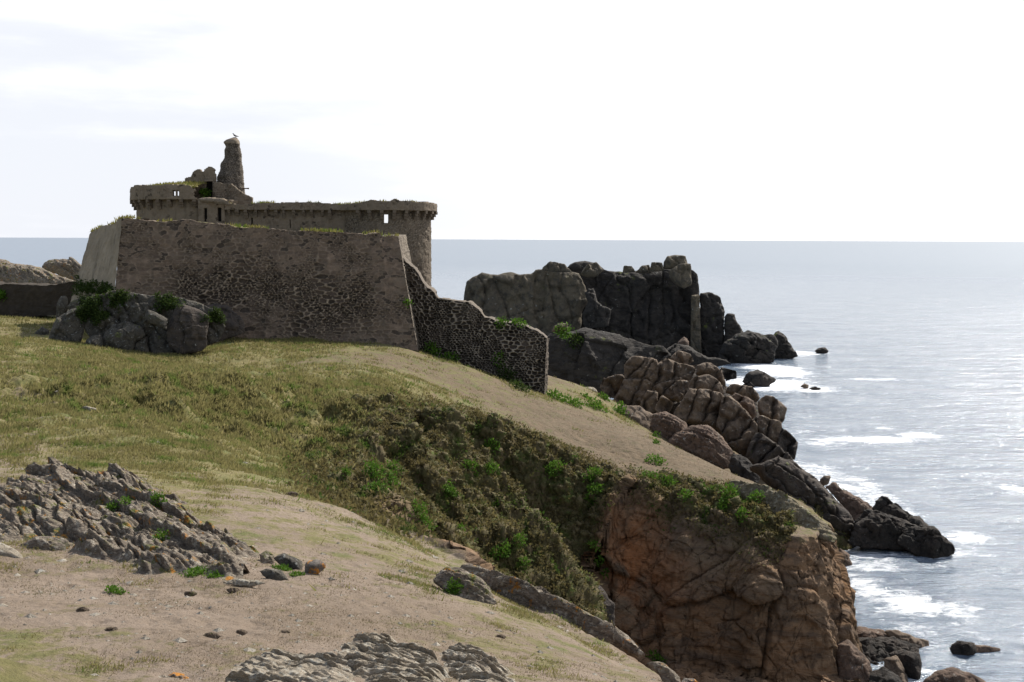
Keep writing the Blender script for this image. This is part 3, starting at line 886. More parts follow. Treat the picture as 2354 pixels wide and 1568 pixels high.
# --- rocks behind the low wall on the left
rk_(A7([(-250, 150), (-100, 90), (0, 98), (60, 110), (130, 150), (260, 158), (430, 188), (560, 250), (700, 300), (830, 330), (800, 420), (-250, 420)]), 128, 'slab', 'grey-white slabby rocks beyond the low dark wall on the left', 'outcrop', 'rock_outcrop', phi=40, front=.2, back=.4, edge=.4, size=.4, strata=STR, rough=1.1, fiss=.5)
rk_(A7([(430, 195), (455, 140), (520, 108), (640, 98), (722, 105), (722, 74), (745, 76), (800, 110), (885, 195), (880, 260), (830, 345), (700, 300), (560, 250)]), 126, 'slab', 'humped grey rock with a small horn against the sea behind the bastion', 'rock', 'boulder', phi=65, front=.3, back=.5, edge=.4, size=.7, strata=STR, rough=.8, fiss=.6)

# --- far headland
HL = 'far dark headland'
rk_(A2([(385, 500), (390, 330), (400, 285), (440, 262), (480, 232), (518, 250), (560, 250), (620, 238), (660, 250), (720, 240), (742, 220), (840, 222), (958, 245), (985, 310), (1002, 380), (970, 430), (968, 620), (800, 640), (560, 600)]), 225, 'dark_face', 'grey-brown left block of the far sea cliff', 'headland', 'headland', kind='structure', phi=80, front=.10, back=.6, edge=.10, size=.7, rough=.45, levels=2, sharp=.9, fiss=3.2, fang=1.35, famp=.35, bevel=.4)
rk_(A2([(940, 640), (955, 245), (892, 210), (930, 186), (985, 180), (1040, 190), (1078, 226), (1170, 235), (1230, 226), (1310, 215), (1400, 222), (1500, 195), (1507, 330), (1545, 480), (1580, 680), (1500, 700), (1250, 660), (1100, 640)]), 231, 'dark', 'dark main wall of the far headland', 'headland', 'headland', kind='structure', phi=82, front=.10, back=.7, edge=.10, size=.6, rough=.5, levels=2, sharp=.9, fiss=3.6, fang=1.45, famp=.35, bevel=.4)
rk_(A2([(1365, 222), (1370, 186), (1386, 158), (1430, 152), (1480, 156), (1487, 196), (1500, 230), (1420, 225)]), 228, 'dark_face', 'squarish boulder crowning the far headland', phi=75, front=.4, back=.5, edge=.14, rough=.5, fiss=2.2, fang=1.35, famp=.35, bevel=.4)
rk_(A2([(1300, 235), (1310, 186), (1365, 190), (1372, 230)]), 227, 'dark_face', 'smaller block left of the crowning boulder on the far headland', phi=75, front=.5, edge=.14, rough=.6, fiss=2.2, fang=1.35, famp=.35, bevel=.4)
rk_(A2([(1390, 232), (1440, 198), (1503, 192), (1508, 300), (1470, 320), (1420, 290)]), 226, 'dark_face', 'tan slab below the crowning boulder of the far headland', phi=75, front=.25, edge=.14, rough=.6, fiss=2.2, fang=1.35, famp=.35, bevel=.4)
rk_(A2([(1168, 240), (1175, 204), (1215, 206), (1232, 235)]), 228, 'dark_face', 'low block in the dip of the far headland crest', phi=70, front=.5, edge=.14, rough=.6, fiss=2.2, fang=1.35, famp=.35, bevel=.4)
rk_(A2([(1232, 240), (1262, 205), (1300, 200), (1312, 240)]), 229, 'dark_face', 'pointed heap of stones beside the crest dip of the far headland', phi=70, front=.5, edge=.14, rough=1.0, fiss=2.2, fang=1.35, famp=.35, bevel=.4)
rk_(A2([(770, 225), (782, 208), (812, 188), (880, 195), (925, 238), (840, 232)]), 222, 'dark_face', 'pale flat-topped block on the left crest of the far cliff', phi=60, front=.4, edge=.14, rough=.7, fiss=2.2, fang=1.35, famp=.35, bevel=.4)
rk_(A2([(955, 250), (990, 205), (1040, 185), (1080, 232), (1030, 260)]), 226, 'dark_face', 'rounded knob on the middle crest of the far headland', phi=60, front=.4, edge=.14, rough=.8, fiss=2.2, fang=1.35, famp=.35, bevel=.4)
rk_(A2([(985, 330), (1000, 312), (1028, 315), (1045, 380), (1110, 420), (1105, 500), (980, 520), (968, 440), (1002, 385)]), 221, 'dark', 'broken dark buttress between the two cliff faces', 'rock', phi=75, front=.3, edge=.14, rough=1.0, fiss=2.2, fang=1.35, famp=.35, bevel=.4)
rk_(A2([(1498, 345), (1503, 220), (1536, 245), (1546, 335), (1540, 480), (1505, 470)]), 230, 'dark', 'narrow dark pillar at the seaward end of the far headland wall', 'rock', 'rock_pillar', phi=84, front=.4, edge=.25, rough=.6)
rk_(A2([(1500, 700), (1505, 350), (1545, 345), (1550, 480), (1560, 700)]), 227, 'dark_face', 'pale-topped step beside the narrow pillar of the far headland', 'rock', 'rock_pillar', phi=84, front=.4, edge=.14, rough=.6, fiss=2.2, fang=1.35, famp=.35, bevel=.4)
rk_(A2([(1540, 700), (1545, 340), (1610, 333), (1652, 360), (1672, 430), (1664, 500), (1672, 600), (1690, 690)]), 229, 'dark', 'blocky dark step descending seaward from the far headland', 'rock', 'rock_step', phi=82, front=.25, edge=.14, rough=.7, fiss=2.2, fang=1.35, famp=.35, bevel=.4)
rk_(A2([(1665, 690), (1675, 460), (1685, 448), (1720, 450), (1722, 480), (1740, 500), (1756, 530), (1765, 690)]), 228, 'dark', 'squared dark stack below the descending step', 'rock', 'rock_step', phi=82, front=.35, edge=.14, rough=.7, fiss=2.2, fang=1.35, famp=.35, bevel=.4, grow=.12)
water(A2([(1650, 680), (1672, 590), (1700, 570), (1780, 530), (1850, 545), (1900, 555), (1912, 575), (1900, 665), (1790, 682)]), 'dark', 'low black rocks trailing off the far headland into the foam', 'rock', 'sea_rock', phi=75, front=.4, edge=.25, rough=1.4, size=.6, grow=.14, fiss=1.6)
water(A2([(1890, 660), (1905, 560), (1918, 535), (1935, 528), (1970, 558), (2000, 608), (2020, 638), (1950, 662)]), 'dark', 'pointed black rock at the tip of the far headland', 'rock', 'sea_rock', phi=75, front=.4, edge=.25, rough=1.2, size=.6, grow=.10, fiss=1.6)
# dark bank in front of it
rk_(A2([(795, 760), (800, 560), (825, 522), (900, 528), (985, 510), (1100, 530), (1220, 570), (1300, 600), (1372, 600), (1420, 640), (1350, 700), (1300, 760), (1200, 820), (1060, 850), (900, 840)]), 150, 'dark', 'dark rounded bank of rock behind the ruined rubble wall, green on its crest', 'rock bank', 'rock_bank', phi=58, front=.22, back=.6, edge=.5, size=.7, rough=.8)
rk_(A2([(820, 530), (832, 500), (870, 485), (902, 488), (900, 525)]), 150, 'granite', 'small brown rock perched on the left of the black bank', phi=65, front=.5, edge=.4, rough=.7)
rk_(A2([(1430, 615), (1440, 578), (1470, 550), (1496, 575), (1494, 605)]), 170, 'granite_red', 'small reddish pointed rock at the foot of the far headland', phi=65, front=.5, edge=.4, rough=.7)
rk_(A2([(1330, 680), (1345, 640), (1420, 592), (1490, 600), (1560, 650), (1680, 662), (1700, 692), (1600, 700), (1480, 720)]), 165, 'wet', 'flat wet dark rocks between the black bank and the far headland', 'rock', phi=50, front=.4, edge=.4, rough=1.0)

# --- jointed granite pile
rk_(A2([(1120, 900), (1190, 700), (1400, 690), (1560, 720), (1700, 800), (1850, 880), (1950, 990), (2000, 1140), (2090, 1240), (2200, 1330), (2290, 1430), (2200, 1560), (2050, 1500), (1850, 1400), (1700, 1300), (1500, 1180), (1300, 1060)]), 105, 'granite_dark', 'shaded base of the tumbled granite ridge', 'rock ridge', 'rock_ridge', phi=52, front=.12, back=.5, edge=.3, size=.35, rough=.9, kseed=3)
BL = [
    ([(1055, 800), (1078, 755), (1170, 738), (1185, 770), (1135, 855), (1085, 842)], 112, 'granite', 'dark jagged block at the landward foot of the granite pile', .7, .3),
    ([(1120, 885), (1178, 765), (1290, 765), (1322, 790), (1265, 885), (1200, 900)], 110, 'granite', 'broad brown block with a rounded top at the left of the granite pile', .6, .3),
    ([(1178, 770), (1182, 690), (1212, 650), (1262, 650), (1332, 665), (1345, 700), (1290, 766)], 111, 'granite', 'upper left block of the granite pile with squared corners', .6, .3),
    ([(1318, 665), (1340, 620), (1390, 630), (1412, 650), (1385, 670)], 116, 'dark', 'dark block peeping behind the top of the granite pile', .6, .4),
    ([(1405, 655), (1440, 622), (1500, 638), (1517, 672), (1480, 697), (1430, 692)], 113, 'granite', 'rounded loaf-shaped boulder on the very top of the granite pile', .35, .5),
    ([(1285, 765), (1380, 655), (1440, 680), (1500, 700), (1535, 690), (1492, 772), (1400, 782), (1320, 792)], 111, 'granite', 'tilted slab below the loaf-shaped top boulder', .8, .3),
    ([(1300, 802), (1400, 768), (1492, 770), (1492, 800), (1445, 872), (1380, 842)], 109.5, 'granite', 'narrow wedge-shaped block in the middle of the pile', .8, .3),
    ([(1255, 885), (1290, 815), (1342, 828), (1332, 922), (1285, 925)], 107.5, 'granite', 'rounded tan block low at the left of the pile', .4, .45),
    ([(1325, 905), (1360, 838), (1422, 880), (1392, 932), (1340, 928)], 107, 'granite', 'small rounded block beside the tan one low in the pile', .4, .45),
    ([(1488, 795), (1520, 750), (1590, 738), (1642, 770), (1664, 835), (1600, 822), (1505, 808)], 108, 'granite', 'dome-topped brown boulder above the big front face', .35, .45),
    ([(1528, 740), (1540, 690), (1600, 678), (1655, 720), (1675, 800), (1640, 772), (1600, 742)], 110, 'granite', 'brown ribbed slab behind the dome-topped boulder', .8, .35),
    ([(1635, 745), (1650, 703), (1722, 718), (1728, 757), (1690, 764)], 114, 'dark', 'dark flat boulder on the seaward shoulder of the pile', .5, .4),
    ([(1745, 795), (1790, 768), (1818, 800), (1775, 808)], 113, 'dark', 'little dark stone on the seaward edge of the pile', .5, .45),
    ([(1675, 825), (1700, 783), (1800, 798), (1842, 850), (1822, 875), (1720, 835)], 109, 'granite', 'long rounded block across the seaward shoulder of the pile', .5, .4),
    ([(1420, 935), (1500, 808), (1600, 818), (1660, 842), (1645, 995), (1560, 985), (1480, 965)], 105, 'granite', 'large smooth front face with a pale leaf-shaped scar in the granite pile', .45, .25),
    ([(1695, 860), (1720, 828), (1812, 868), (1824, 940), (1800, 962), (1750, 910)], 106, 'granite_red', 'reddish square block right of the large front face', .45, .3),
    ([(1832, 870), (1870, 838), (1910, 848), (1974, 900), (1952, 975), (1850, 935)], 106, 'granite', 'big rounded block on the seaward edge of the pile', .4, .35),
    ([(1635, 995), (1660, 848), (1702, 850), (1780, 928), (1832, 1000), (1782, 1145), (1700, 1085)], 103, 'granite', 'tall brown slab leaning right of the large front face', .5, .25),
    ([(1815, 1005), (1840, 935), (1942, 978), (1954, 1012), (1932, 1105), (1830, 1015)], 103, 'granite', 'smooth grey-brown block below the seaward rounded one', .5, .3),
    ([(1925, 1095), (1950, 998), (1992, 1030), (2027, 1070), (2012, 1155), (1962, 1115)], 101.5, 'granite_dark', 'dark block projecting over the sea at the right of the pile', .4, .35),
    ([(1775, 1145), (1830, 1025), (1932, 1100), (1995, 1152), (1985, 1240), (1900, 1240), (1800, 1185)], 100, 'granite_dark', 'lowest large slab of the pile above the black cleft', .5, .25),
]
for P_, Y_, mt_, lb_, ro_, ed_ in BL:
    rk_(A2(P_), Y_, mt_, lb_, 'boulder', 'boulder', 'jointed granite blocks of the tumbled pile', phi=68, front=.26, back=.6, edge=ed_ * .3, size=.9, rough=ro_ * 1.2, sharp=.8, grow=.06, bevel=.45, planes=7, fiss=1.5, fang=-1.05)
rk_(A2([(1300, 1000), (1318, 930), (1380, 920), (1482, 972), (1502, 1062), (1385, 1085)]), 98, 'granite_red', 'ragged brown rock with thin strata in front of the pile', 'rock', 'boulder', phi=55, front=.3, edge=.4, size=.6, rough=1.1, strata=STR2, fiss=.35)
rk_(A2([(1370, 1085), (1420, 1030), (1500, 990), (1585, 982), (1655, 1040), (1708, 1115), (1695, 1200), (1600, 1210), (1500, 1135)]), 96, 'granite_red', 'purplish brown rock hump in front of the pile, pale on its back', 'rock', 'boulder', phi=55, front=.3, edge=.4, size=.6, rough=1.0, strata=STR2, fiss=.35)
rk_(A2([(1680, 1195), (1710, 1118), (1782, 1150), (1845, 1232), (1830, 1290), (1760, 1280)]), 94, 'dark', 'jagged black rock at the lower end of the brown humps', 'rock', 'boulder', phi=60, front=.3, edge=.35, size=.7, rough=1.3)
rk_(A2([(1105, 930), (1160, 888), (1250, 888), (1322, 940), (1336, 1090), (1255, 1080), (1150, 1015)]), 99.5, 'granite', 'grassy-topped brown bluff left of the brown humps', 'rock', 'boulder', phi=58, front=.25, edge=.4, size=.8, rough=.8)
rk_(A2([(940, 820), (960, 800), (1030, 800), (1050, 825), (1000, 845)]), 106, 'pale', 'pale boulder on the sandy ground behind the rubble wall', phi=55, front=.4, edge=.45, rough=.7)
rk_(A2([(1000, 860), (1040, 840), (1100, 845), (1110, 870), (1050, 880)]), 105, 'pale', 'flat pale stone among green plants behind the rubble wall', 'stone', 'stone', phi=50, front=.4, edge=.45, rough=.7)
# --- spur running down to the sea
water(A5([(60, 640), (180, 588), (250, 608), (312, 660), (402, 740), (505, 850), (525, 905), (470, 965), (430, 985), (330, 900), (230, 780)]), 'granite_dark', 'long dark slab of the spur running down into the sea', 'rock', 'rock_spur', phi=62, front=.2, edge=.2, size=.8, rough=.7, s=30, fiss=1.4, fang=.75, bevel=.45)
water(A5([(395, 725), (440, 715), (465, 740), (560, 788), (612, 830), (560, 880), (515, 880), (480, 825)]), 'granite_red', 'reddish rubble ridge along the back of the spur', 'rock', 'rock_spur', phi=55, front=.35, edge=.3, size=.6, rough=1.3, s=60, grow=.1, fiss=.6)
water(A5([(512, 930), (530, 868), (580, 828), (690, 875), (722, 945), (690, 985), (580, 985)]), 'wet', 'smooth black hump at the waterline of the spur', 'rock', 'sea_rock', phi=70, front=.35, edge=.3, rough=.9, s=10, grow=.14, fiss=.7)
water(A5([(600, 830), (612, 798), (642, 778), (722, 820), (832, 888), (852, 905), (760, 930), (700, 890), (640, 865)]), 'wet', 'knobbly black crest behind the smooth hump of the spur', 'rock', 'sea_rock', phi=60, front=.4, edge=.3, size=.6, rough=1.7, s=40, grow=.14, fiss=.5)
water(A5([(712, 965), (745, 910), (850, 898), (905, 950), (948, 1000), (880, 1022), (850, 1040), (780, 1005)]), 'wet', 'weed-covered black tip of the spur', 'rock', 'sea_rock', phi=48, front=.3, edge=.35, size=.5, rough=1.8, s=5, grow=.12, fiss=.5)
rk_(A5([(360, 705), (366, 688), (382, 674), (412, 674), (402, 712), (378, 722)]), 92, 'granite', 'small square block standing on the spur crest', 'rock', 'boulder', phi=75, front=.5, edge=.3, rough=.6)
# --- rocks in the water
water(A2([(2108, 622), (2130, 608), (2160, 604), (2180, 622), (2160, 637), (2125, 634)]), 'wet', 'lone black rock awash off the far headland', phi=60, front=.6, edge=.5, rough=.7, s=4)
water(A2([(1752, 772), (1775, 733), (1830, 713), (1882, 736), (1922, 762), (1880, 797), (1800, 792)]), 'wet', 'dark angular rock in the foam behind the granite pile', phi=50, front=.4, edge=.4, rough=1.2, s=4)
water(A2([(2038, 797), (2060, 781), (2082, 790), (2076, 807)]), 'granite', 'small brown rock in the surf', phi=60, front=.6, edge=.5, rough=.6, s=3)
water(A2([(2078, 806), (2110, 797), (2148, 809), (2110, 814)]), 'wet', 'flat sliver of rock beside the small brown one in the surf', phi=40, front=.6, edge=.5, rough=.6, s=2)
water(A5([(922, 1418), (960, 1388), (1035, 1398), (1045, 1440), (1000, 1452), (940, 1445)]), 'wet', 'black hump rock in the water near the bottom right', phi=55, front=.45, edge=.45, rough=.9, s=5)
water(A5([(1025, 1405), (1090, 1412), (1145, 1422), (1148, 1432), (1090, 1438), (1030, 1442)]), 'granite_red', 'long flat brown ledge attached to the black hump rock', 'rock ledge', 'sea_rock', phi=30, front=.5, edge=.5, rough=.6, s=3)
water(A5([(800, 1575), (860, 1520), (940, 1506), (1012, 1525), (1090, 1570), (1085, 1620), (810, 1620)]), 'granite_red', 'rounded reddish rock rising from the water at the bottom edge', phi=50, front=.4, edge=.45, rough=.9, s=8)
CL = [
    ([(478, 1370), (530, 1328), (642, 1343), (665, 1382), (600, 1415), (520, 1405)], 'granite_red', 'reddish flat-topped shore rock at the back of the shore rocks', .8),
    ([(532, 1455), (580, 1398), (645, 1398), (664, 1462), (600, 1475)], 'wet', 'black squarish shore rock in the middle of the shore rocks', .7),
    ([(638, 1350), (690, 1338), (762, 1368), (835, 1388), (835, 1422), (780, 1424), (700, 1404)], 'granite', 'long shore rock pointing out to sea', .9),
    ([(430, 1400), (485, 1378), (545, 1440), (585, 1490), (605, 1575), (450, 1610)], 'granite_red', 'rusty red shore rock against the cliff foot', .8),
    ([(655, 1445), (720, 1428), (792, 1440), (808, 1485), (792, 1565), (720, 1515)], 'wet', 'outermost blocky shore rock standing in the water', .7),
    ([(575, 1530), (640, 1498), (702, 1540), (745, 1610), (580, 1620)], 'wet', 'dark shore rock at the bottom edge', .9),
    ([(640, 1470), (690, 1450), (730, 1510), (760, 1580), (700, 1580), (640, 1510)], 'granite', 'brown shore rock between the two black ones', .9),
    ([(425, 1350), (440, 1278), (492, 1308), (500, 1360)], 'granite_red', 'rough brown rock stuck to the foot of the cliff nose', 1.0),
    ([(430, 1060), (445, 985), (490, 1010), (505, 1055), (470, 1068)], 'granite_red', 'little heap of brown rock at the waterline behind the cliff nose', 1.2),
]
for P_, mt_, lb_, ro_ in CL:
    water(A5(P_), mt_, lb_, 'rock', 'shore_rock', phi=52, front=.4, back=.5, edge=.35, rough=ro_, s=16, group='wet rocks at the foot of the near cliff')
# --- rock at the bottom of the gully
land(A4([(380, 1010), (400, 900), (480, 860), (560, 920), (500, 1040), (470, 1085)]), 'granite_dark', 'dark rounded rock low in the gully, left of the pale-edged one', 'rock', 'boulder', Y=62, phi=66, front=.3, edge=.35, rough=.6, s=8)
land(A4([(470, 1080), (500, 930), (560, 905), (680, 970), (820, 1080), (885, 1150), (880, 1260), (820, 1300), (700, 1240), (560, 1180)]), 'granite_dark', 'big dark pale-edged boulder at the bottom of the gully', 'rock', 'boulder', Y=58.5, phi=68, front=.2, back=.3, edge=.25, rough=.9, s=20)
# --- clods of dark earth on the bare ground
for u, v, r in [(190, 1405, 16), (255, 1450, 15), (486, 1466, 18), (436, 1367, 14), (535, 1358, 13), (555, 1455, 12), (655, 1455, 11), (670, 1140, 14), (1150, 1465, 11)]:
    a = np.linspace(0, 2 * np.pi, 9)[:-1]; rr = r * RNG.uniform(.7, 1.1, 8)
    land(np.stack([u + rr * np.cos(a) * 1.2, v + rr * np.sin(a) * .55 - r * .2], -1), 'clod', 'crumbled clod of dark earth lying on the bare ground', 'clod', 'earth_clod', group='earth clods on the bare ground', phi=32, front=.3, edge=.5, rough=2.2, size=.5, s=2)

land(A4([(1470, 520), (1520, 515), (1600, 535), (1700, 575), (1850, 640), (1990, 735), (2040, 785), (2032, 832), (1960, 805), (1850, 750), (1720, 700), (1640, 640), (1540, 580)]), 'rim', 'pale yellow-lichened rock edge crowning the nose of the reddish cliff', 'rock ledge', 'rock_ledge', Y=62.2, phi=20, front=.25, back=.5, edge=.3, size=.8, rough=1.0, strata=math.radians(20), fiss=.3, s=3)
land(A4([(1390, 530), (1430, 515), (1480, 545), (1450, 575), (1400, 565)]), 'rim', 'pale flat stone above the largest cliff bush', 'stone', 'stone', phi=30, front=.3, edge=.4, s=3)

land(A1([(820, 1340), (800, 1200), (840, 1110), (930, 1070), (1030, 1105), (1100, 1180), (1110, 1255), (1000, 1285), (900, 1345)]), 'granite_dark', 'low dark rocks against the bastion wall right of the reddish boulder', 'rock', 'boulder', Y=86.5, phi=62, front=.2, edge=.35, rough=1.2, size=.6, s=6)

water(A5([(480, 960), (520, 880), (600, 825), (700, 850), (800, 900), (900, 960), (925, 1000), (850, 1022), (760, 1000), (650, 985), (560, 985)]), 'wet', 'black ledge joining the humps of the spur just above the water', 'rock ledge', 'sea_rock', phi=50, front=.2, edge=.35, size=.5, rough=1.5, s=6, fiss=.6)

rk_(A5([(430, 1440), (470, 1385), (560, 1375), (680, 1375), (800, 1412), (790, 1450), (785, 1500), (790, 1610), (430, 1610)]), sea_pt(2000, 1589)[1] + 2.2, 'wet', 'dark jumbled shelf that the shore rocks at the cliff foot stand on', 'rock ledge', 'shore_rock', phi=20, front=.06, edge=.35, size=.5, rough=1.0, fiss=.5)


# ------------------------------------------------------------------ sea
sa = np.radians(np.concatenate([np.arange(-60, -24, 1.0), np.arange(-24, 30, .12), np.arange(30, 75, 1.0)]))
sr = np.concatenate([np.arange(20, 60, 1.0), np.geomspace(60, 700, 420), np.geomspace(710, 60000, 60)])
SR, SA = np.meshgrid(sr, sa, indexing='ij')
sx = (SR * np.sin(SA)).ravel(); sy = (SR * np.cos(SA)).ravel()
foam = np.zeros(len(sx))




# foam and painted sun-glint patches: centre and half size in the picture turned into places on the water
for (u, v, hu, hv, s) in [(1790, 852, 65, 15, 1.5), (1760, 882, 110, 18, 1.35), (1740, 840, 60, 14, 1.2), (1830, 812, 70, 7, 1.0), (1870, 895, 80, 10, .95), (2010, 872, 120, 4, .75), (1985, 1010, 150, 9, 1.1), (2110, 1000, 60, 8, 1.1), (1900, 1022, 80, 8, .8),
                          (1940, 1120, 45, 14, 1.0), (2340, 1125, 70, 14, .9), (2220, 1235, 70, 16, .9), (2090, 1385, 110, 35, 1.0), (1990, 1350, 70, 35, .85), (2180, 1400, 90, 40, .75), (2130, 1545, 60, 10, .8), (2040, 985, 30, 4, .7), (2215, 1090, 200, 8, .5), (2010, 1240, 60, 8, .7), (2100, 1440, 100, 20, .7)]:
    c = sea_pt(u, v); a = sea_pt(u + hu, v); b = sea_pt(u, v - hv)
    ax = np.hypot(*(a - c)); ay = np.hypot(*(b - c))
    foam = np.maximum(foam, s * np.exp(-(((sx - c[0]) / ax) ** 2 + ((sy - c[1]) / ay) ** 2)))
for (c, rx_, ry_, s) in FOAM:
    foam = np.maximum(foam, s * np.exp(-(((sx - c[0]) / rx_) ** 2 + ((sy - c[1]) / ry_) ** 2)))
k_ = SR.ravel() < 140
dc = rim_dist(sx[k_], sy[k_])
hf = dc[0] - 9.0 / dc[3]
foam[k_] = np.maximum(foam[k_], .62 * np.exp(-np.maximum(hf, 0) / 1.6) * (dc[4] > 14))
sz = np.zeros(len(sx))
nearm = SR.ravel() < 700
q = np.stack([sx[nearm], sy[nearm], np.zeros(nearm.sum())], -1)
fade = sstep(700, 150, SR.ravel()[nearm])
sz[nearm] = (perlin(q * (.09, .16, 1)) * .16 + perlin(q * (.3, .5, 1) + 5) * .06) * fade
m = NT('sea_water')
fo = m.attr('foam')
dist = m.n('ShaderNodeVectorMath', operation='LENGTH'); m.L(m.pos, dist.inputs[0])
dl = dist.outputs['Value']
w1 = m.noise(.55, 5, .62, m.mapv((.7, 1.3, 1), (0, 0, .2)))
w2 = m.noise(.12, 4, .6, m.mapv((.6, 1.6, 1), (0, 0, -.12)))
w3 = m.noise(1.7, 5, .65, m.mapv((.8, 1.5, 1)))
lace = m.noise(.8, 9, .78, m.mapv((.8, 1.4, 1)), .8)
lace2 = m.noise(.22, 6, .6, m.mapv((.6, 1.4, 1)))
fm = m.math('ADD', fo, m.math('MULTIPLY', m.math('SUBTRACT', lace, .5), 2.6))
fm = m.math('ADD', fm, m.math('MULTIPLY', m.math('SUBTRACT', lace2, .5), 1.1))
foam_glint = m.ramp(fm, .38, 1.25)
# scattered flecks
fl = m.math('MULTIPLY', m.ramp(m.noise(1.6, 5, .7), .70, .75), m.ramp(lace2, .48, .62))
foam_glint = m.math('MAXIMUM', foam_glint, m.math('MULTIPLY', fl, m.ramp(dl, 500, 120, 0, .7)))
wc = m.mix(m.ramp(w2, .35, .65), (.115, .155, .205), (.155, .195, .245))
col = m.mix(foam_glint, wc, (.92, .93, .95))
st = m.ramp(dl, 40, 1500, 1.0, .12)
b1 = m.n('ShaderNodeBump'); m.L(w2, b1.inputs['Height']); m.L(st, b1.inputs['Strength']); b1.inputs['Distance'].default_value = 1.3
b2 = m.n('ShaderNodeBump'); m.L(w1, b2.inputs['Height']); m.L(st, b2.inputs['Strength']); b2.inputs['Distance'].default_value = .45; m.L(b1.outputs[0], b2.inputs['Normal'])
b3 = m.n('ShaderNodeBump'); m.L(w3, b3.inputs['Height']); m.L(m.ramp(dl, 40, 260, .8, .0), b3.inputs['Strength']); b3.inputs['Distance'].default_value = .22; m.L(b2.outputs[0], b3.inputs['Normal'])
m.bs.inputs['Specular IOR Level'].default_value = .5
m.bs.inputs['IOR'].default_value = 1.33
M['sea'] = m.fin(col, m.math('ADD', m.math('MULTIPLY', foam_glint, .6), m.ramp(dl, 40, 1200, .12, .34)), b3.outputs[0])
sea = mk('sea', np.stack([sx, sy, sz], -1), grid_faces(*SR.shape), M['sea'], origin=(0, 0, 0), attrs={'foam': foam})
tag(sea, 'pale rippled sea with white foam along the rocks', 'sea', kind='structure')

# ------------------------------------------------------------------ masonry surfaces
def proj(P):
    d = P - CAM
    x = d @ _r; y = d @ _u; w_ = d @ _f
    return 1176.5 + F * x / w_, 784 - F * y / w_


def stones(s, z, cw, ch, mw, E, depth, seed=0.0, proud=True):
    """stone pattern: returns outward displacement, stone id, mortar mask"""
    q = np.stack([s * .9, z * .9, np.full(len(s), seed)], -1)
    ws = perlin(q * .9) * .30 + perlin(q * 2.7 + 3) * .12 + perlin(q * 7 + 3) * .04; wz = perlin(q * .7 + 50) * .14 + perlin(q * 2.3 + 70) * .07 + perlin(q * 7 + 9) * .03
    big = sstep(-.15, .25, perlin(q * .55 + 33))
    _, e1_, i1_ = worley2((s + ws) / cw + seed, (z + wz) / ch + seed * 1.7, .72, .34)
    _, e2_, i2_ = worley2((s + ws) / (cw * .58) + seed, (z + wz) / (ch * .62) + seed * 2.7, .75, .4)
    e = np.where(big > .5, e1_, e2_); i = np.where(big > .5, i1_, i2_)
    mw = mw * np.clip(1 + perlin(q * 1.9 + 21) * .9, .35, 1.9)
    mo = 1 - sstep(mw * .45, mw * 1.15, e)
    rnd = hsh((i * 9973).astype(np.int64), (i * 77777).astype(np.int64), (i * 0).astype(np.int64), 3)
    dep = depth * E * (.35 + .9 * rnd)
    dsp = -dep * sstep(mw * .3, mw * 1.6, e) + .5 * (1 - E) * depth * .25 * (rnd - .5) * (1 - mo)
    return dsp, i, mo


def shell(name, path, s0, s1, z0, z1, h, thick, mat, parent, mask=None, cw=.55, ch=.34, mw=.16, expose=.3, depth=.09, seed=1.0, rough=.05, batter=0.0, E_fn=None, close=False):
    """a wall of real thickness following path(s) -> x, y, nx, ny, cut by a mask"""
    s = np.linspace(s0, s1, max(2, int((s1 - s0) / h) + 1)); z = np.linspace(z0, z1, max(2, int((z1 - z0) / h) + 1))
    SS, ZZ = np.meshgrid(s, z, indexing='xy'); nr, nc = SS.shape
    S_, Z_ = SS.ravel(), ZZ.ravel()
    x, y, nx, ny = path(S_)
    N = np.stack([nx, ny, np.zeros_like(nx)], -1)
    P = np.stack([x, y, Z_], -1) + N * (batter * (z1 - Z_))[:, None]
    E = E_fn(S_, Z_, P) if E_fn else np.full(len(S_), expose)
    E = np.clip(E + fbm(P * .6 + seed, 3) * .35, 0, 1)
    dsp, sid, mo = stones(S_, Z_, cw, ch, mw, E, depth, seed)
    act = np.ones((nr - 1, nc - 1), bool)
    if mask is not None:
        Q = P.reshape(nr, nc, 3)
        C = (Q[:-1, :-1] + Q[1:, :-1] + Q[:-1, 1:] + Q[1:, 1:]) / 4
        act = mask(C.reshape(-1, 3), ((SS[:-1, :-1] + SS[1:, 1:]) / 2).ravel(), ((ZZ[:-1, :-1] + ZZ[1:, 1:]) / 2).ravel()).reshape(nr - 1, nc - 1)
    ja = fbm(P * 2.3 + seed * 3, 3) * rough
    fr = P + N * (dsp + ja)[:, None] + np.stack([ja * 0, ja * 0, fbm(P * 3 + 9, 2) * rough * .5], -1)
    bk = P - N * thick
    n = len(P)
    g = np.arange(n).reshape(nr, nc)
    a, b, c, d = g[:-1, :-1], g[:-1, 1:], g[1:, 1:], g[1:, :-1]
    F_ = [np.stack([a, b, c, d], -1)[act], np.stack([a, d, c, b], -1)[act] + n]
    ap = np.pad(act, 1)
    if close:
        ap[1:-1, 0] = act[:, -1]; ap[1:-1, -1] = act[:, 0]
    cen = ap[1:-1, 1:-1]
    for nb_, e0, e1 in ((ap[1:-1, :-2], d, a), (ap[1:-1, 2:], b, c), (ap[:-2, 1:-1], a, b), (ap[2:, 1:-1], c, d)):
        k = cen & ~nb_
        F_.append(np.stack([e0[k], e0[k] + n, e1[k] + n, e1[k]], -1))
    Fa = np.vstack(F_)
    V = np.vstack([fr, bk])
    used = np.unique(Fa); rm = np.zeros(len(V), int); rm[used] = np.arange(len(used))
    rp = lambda q: np.concatenate([q, q])[used]
    return mk(name, V[used], rm[Fa], M[mat], parent=parent, attrs={'stone': rp(sid), 'mortar': rp(mo * (.35 + .65 * E)), 'expose': rp(E)})


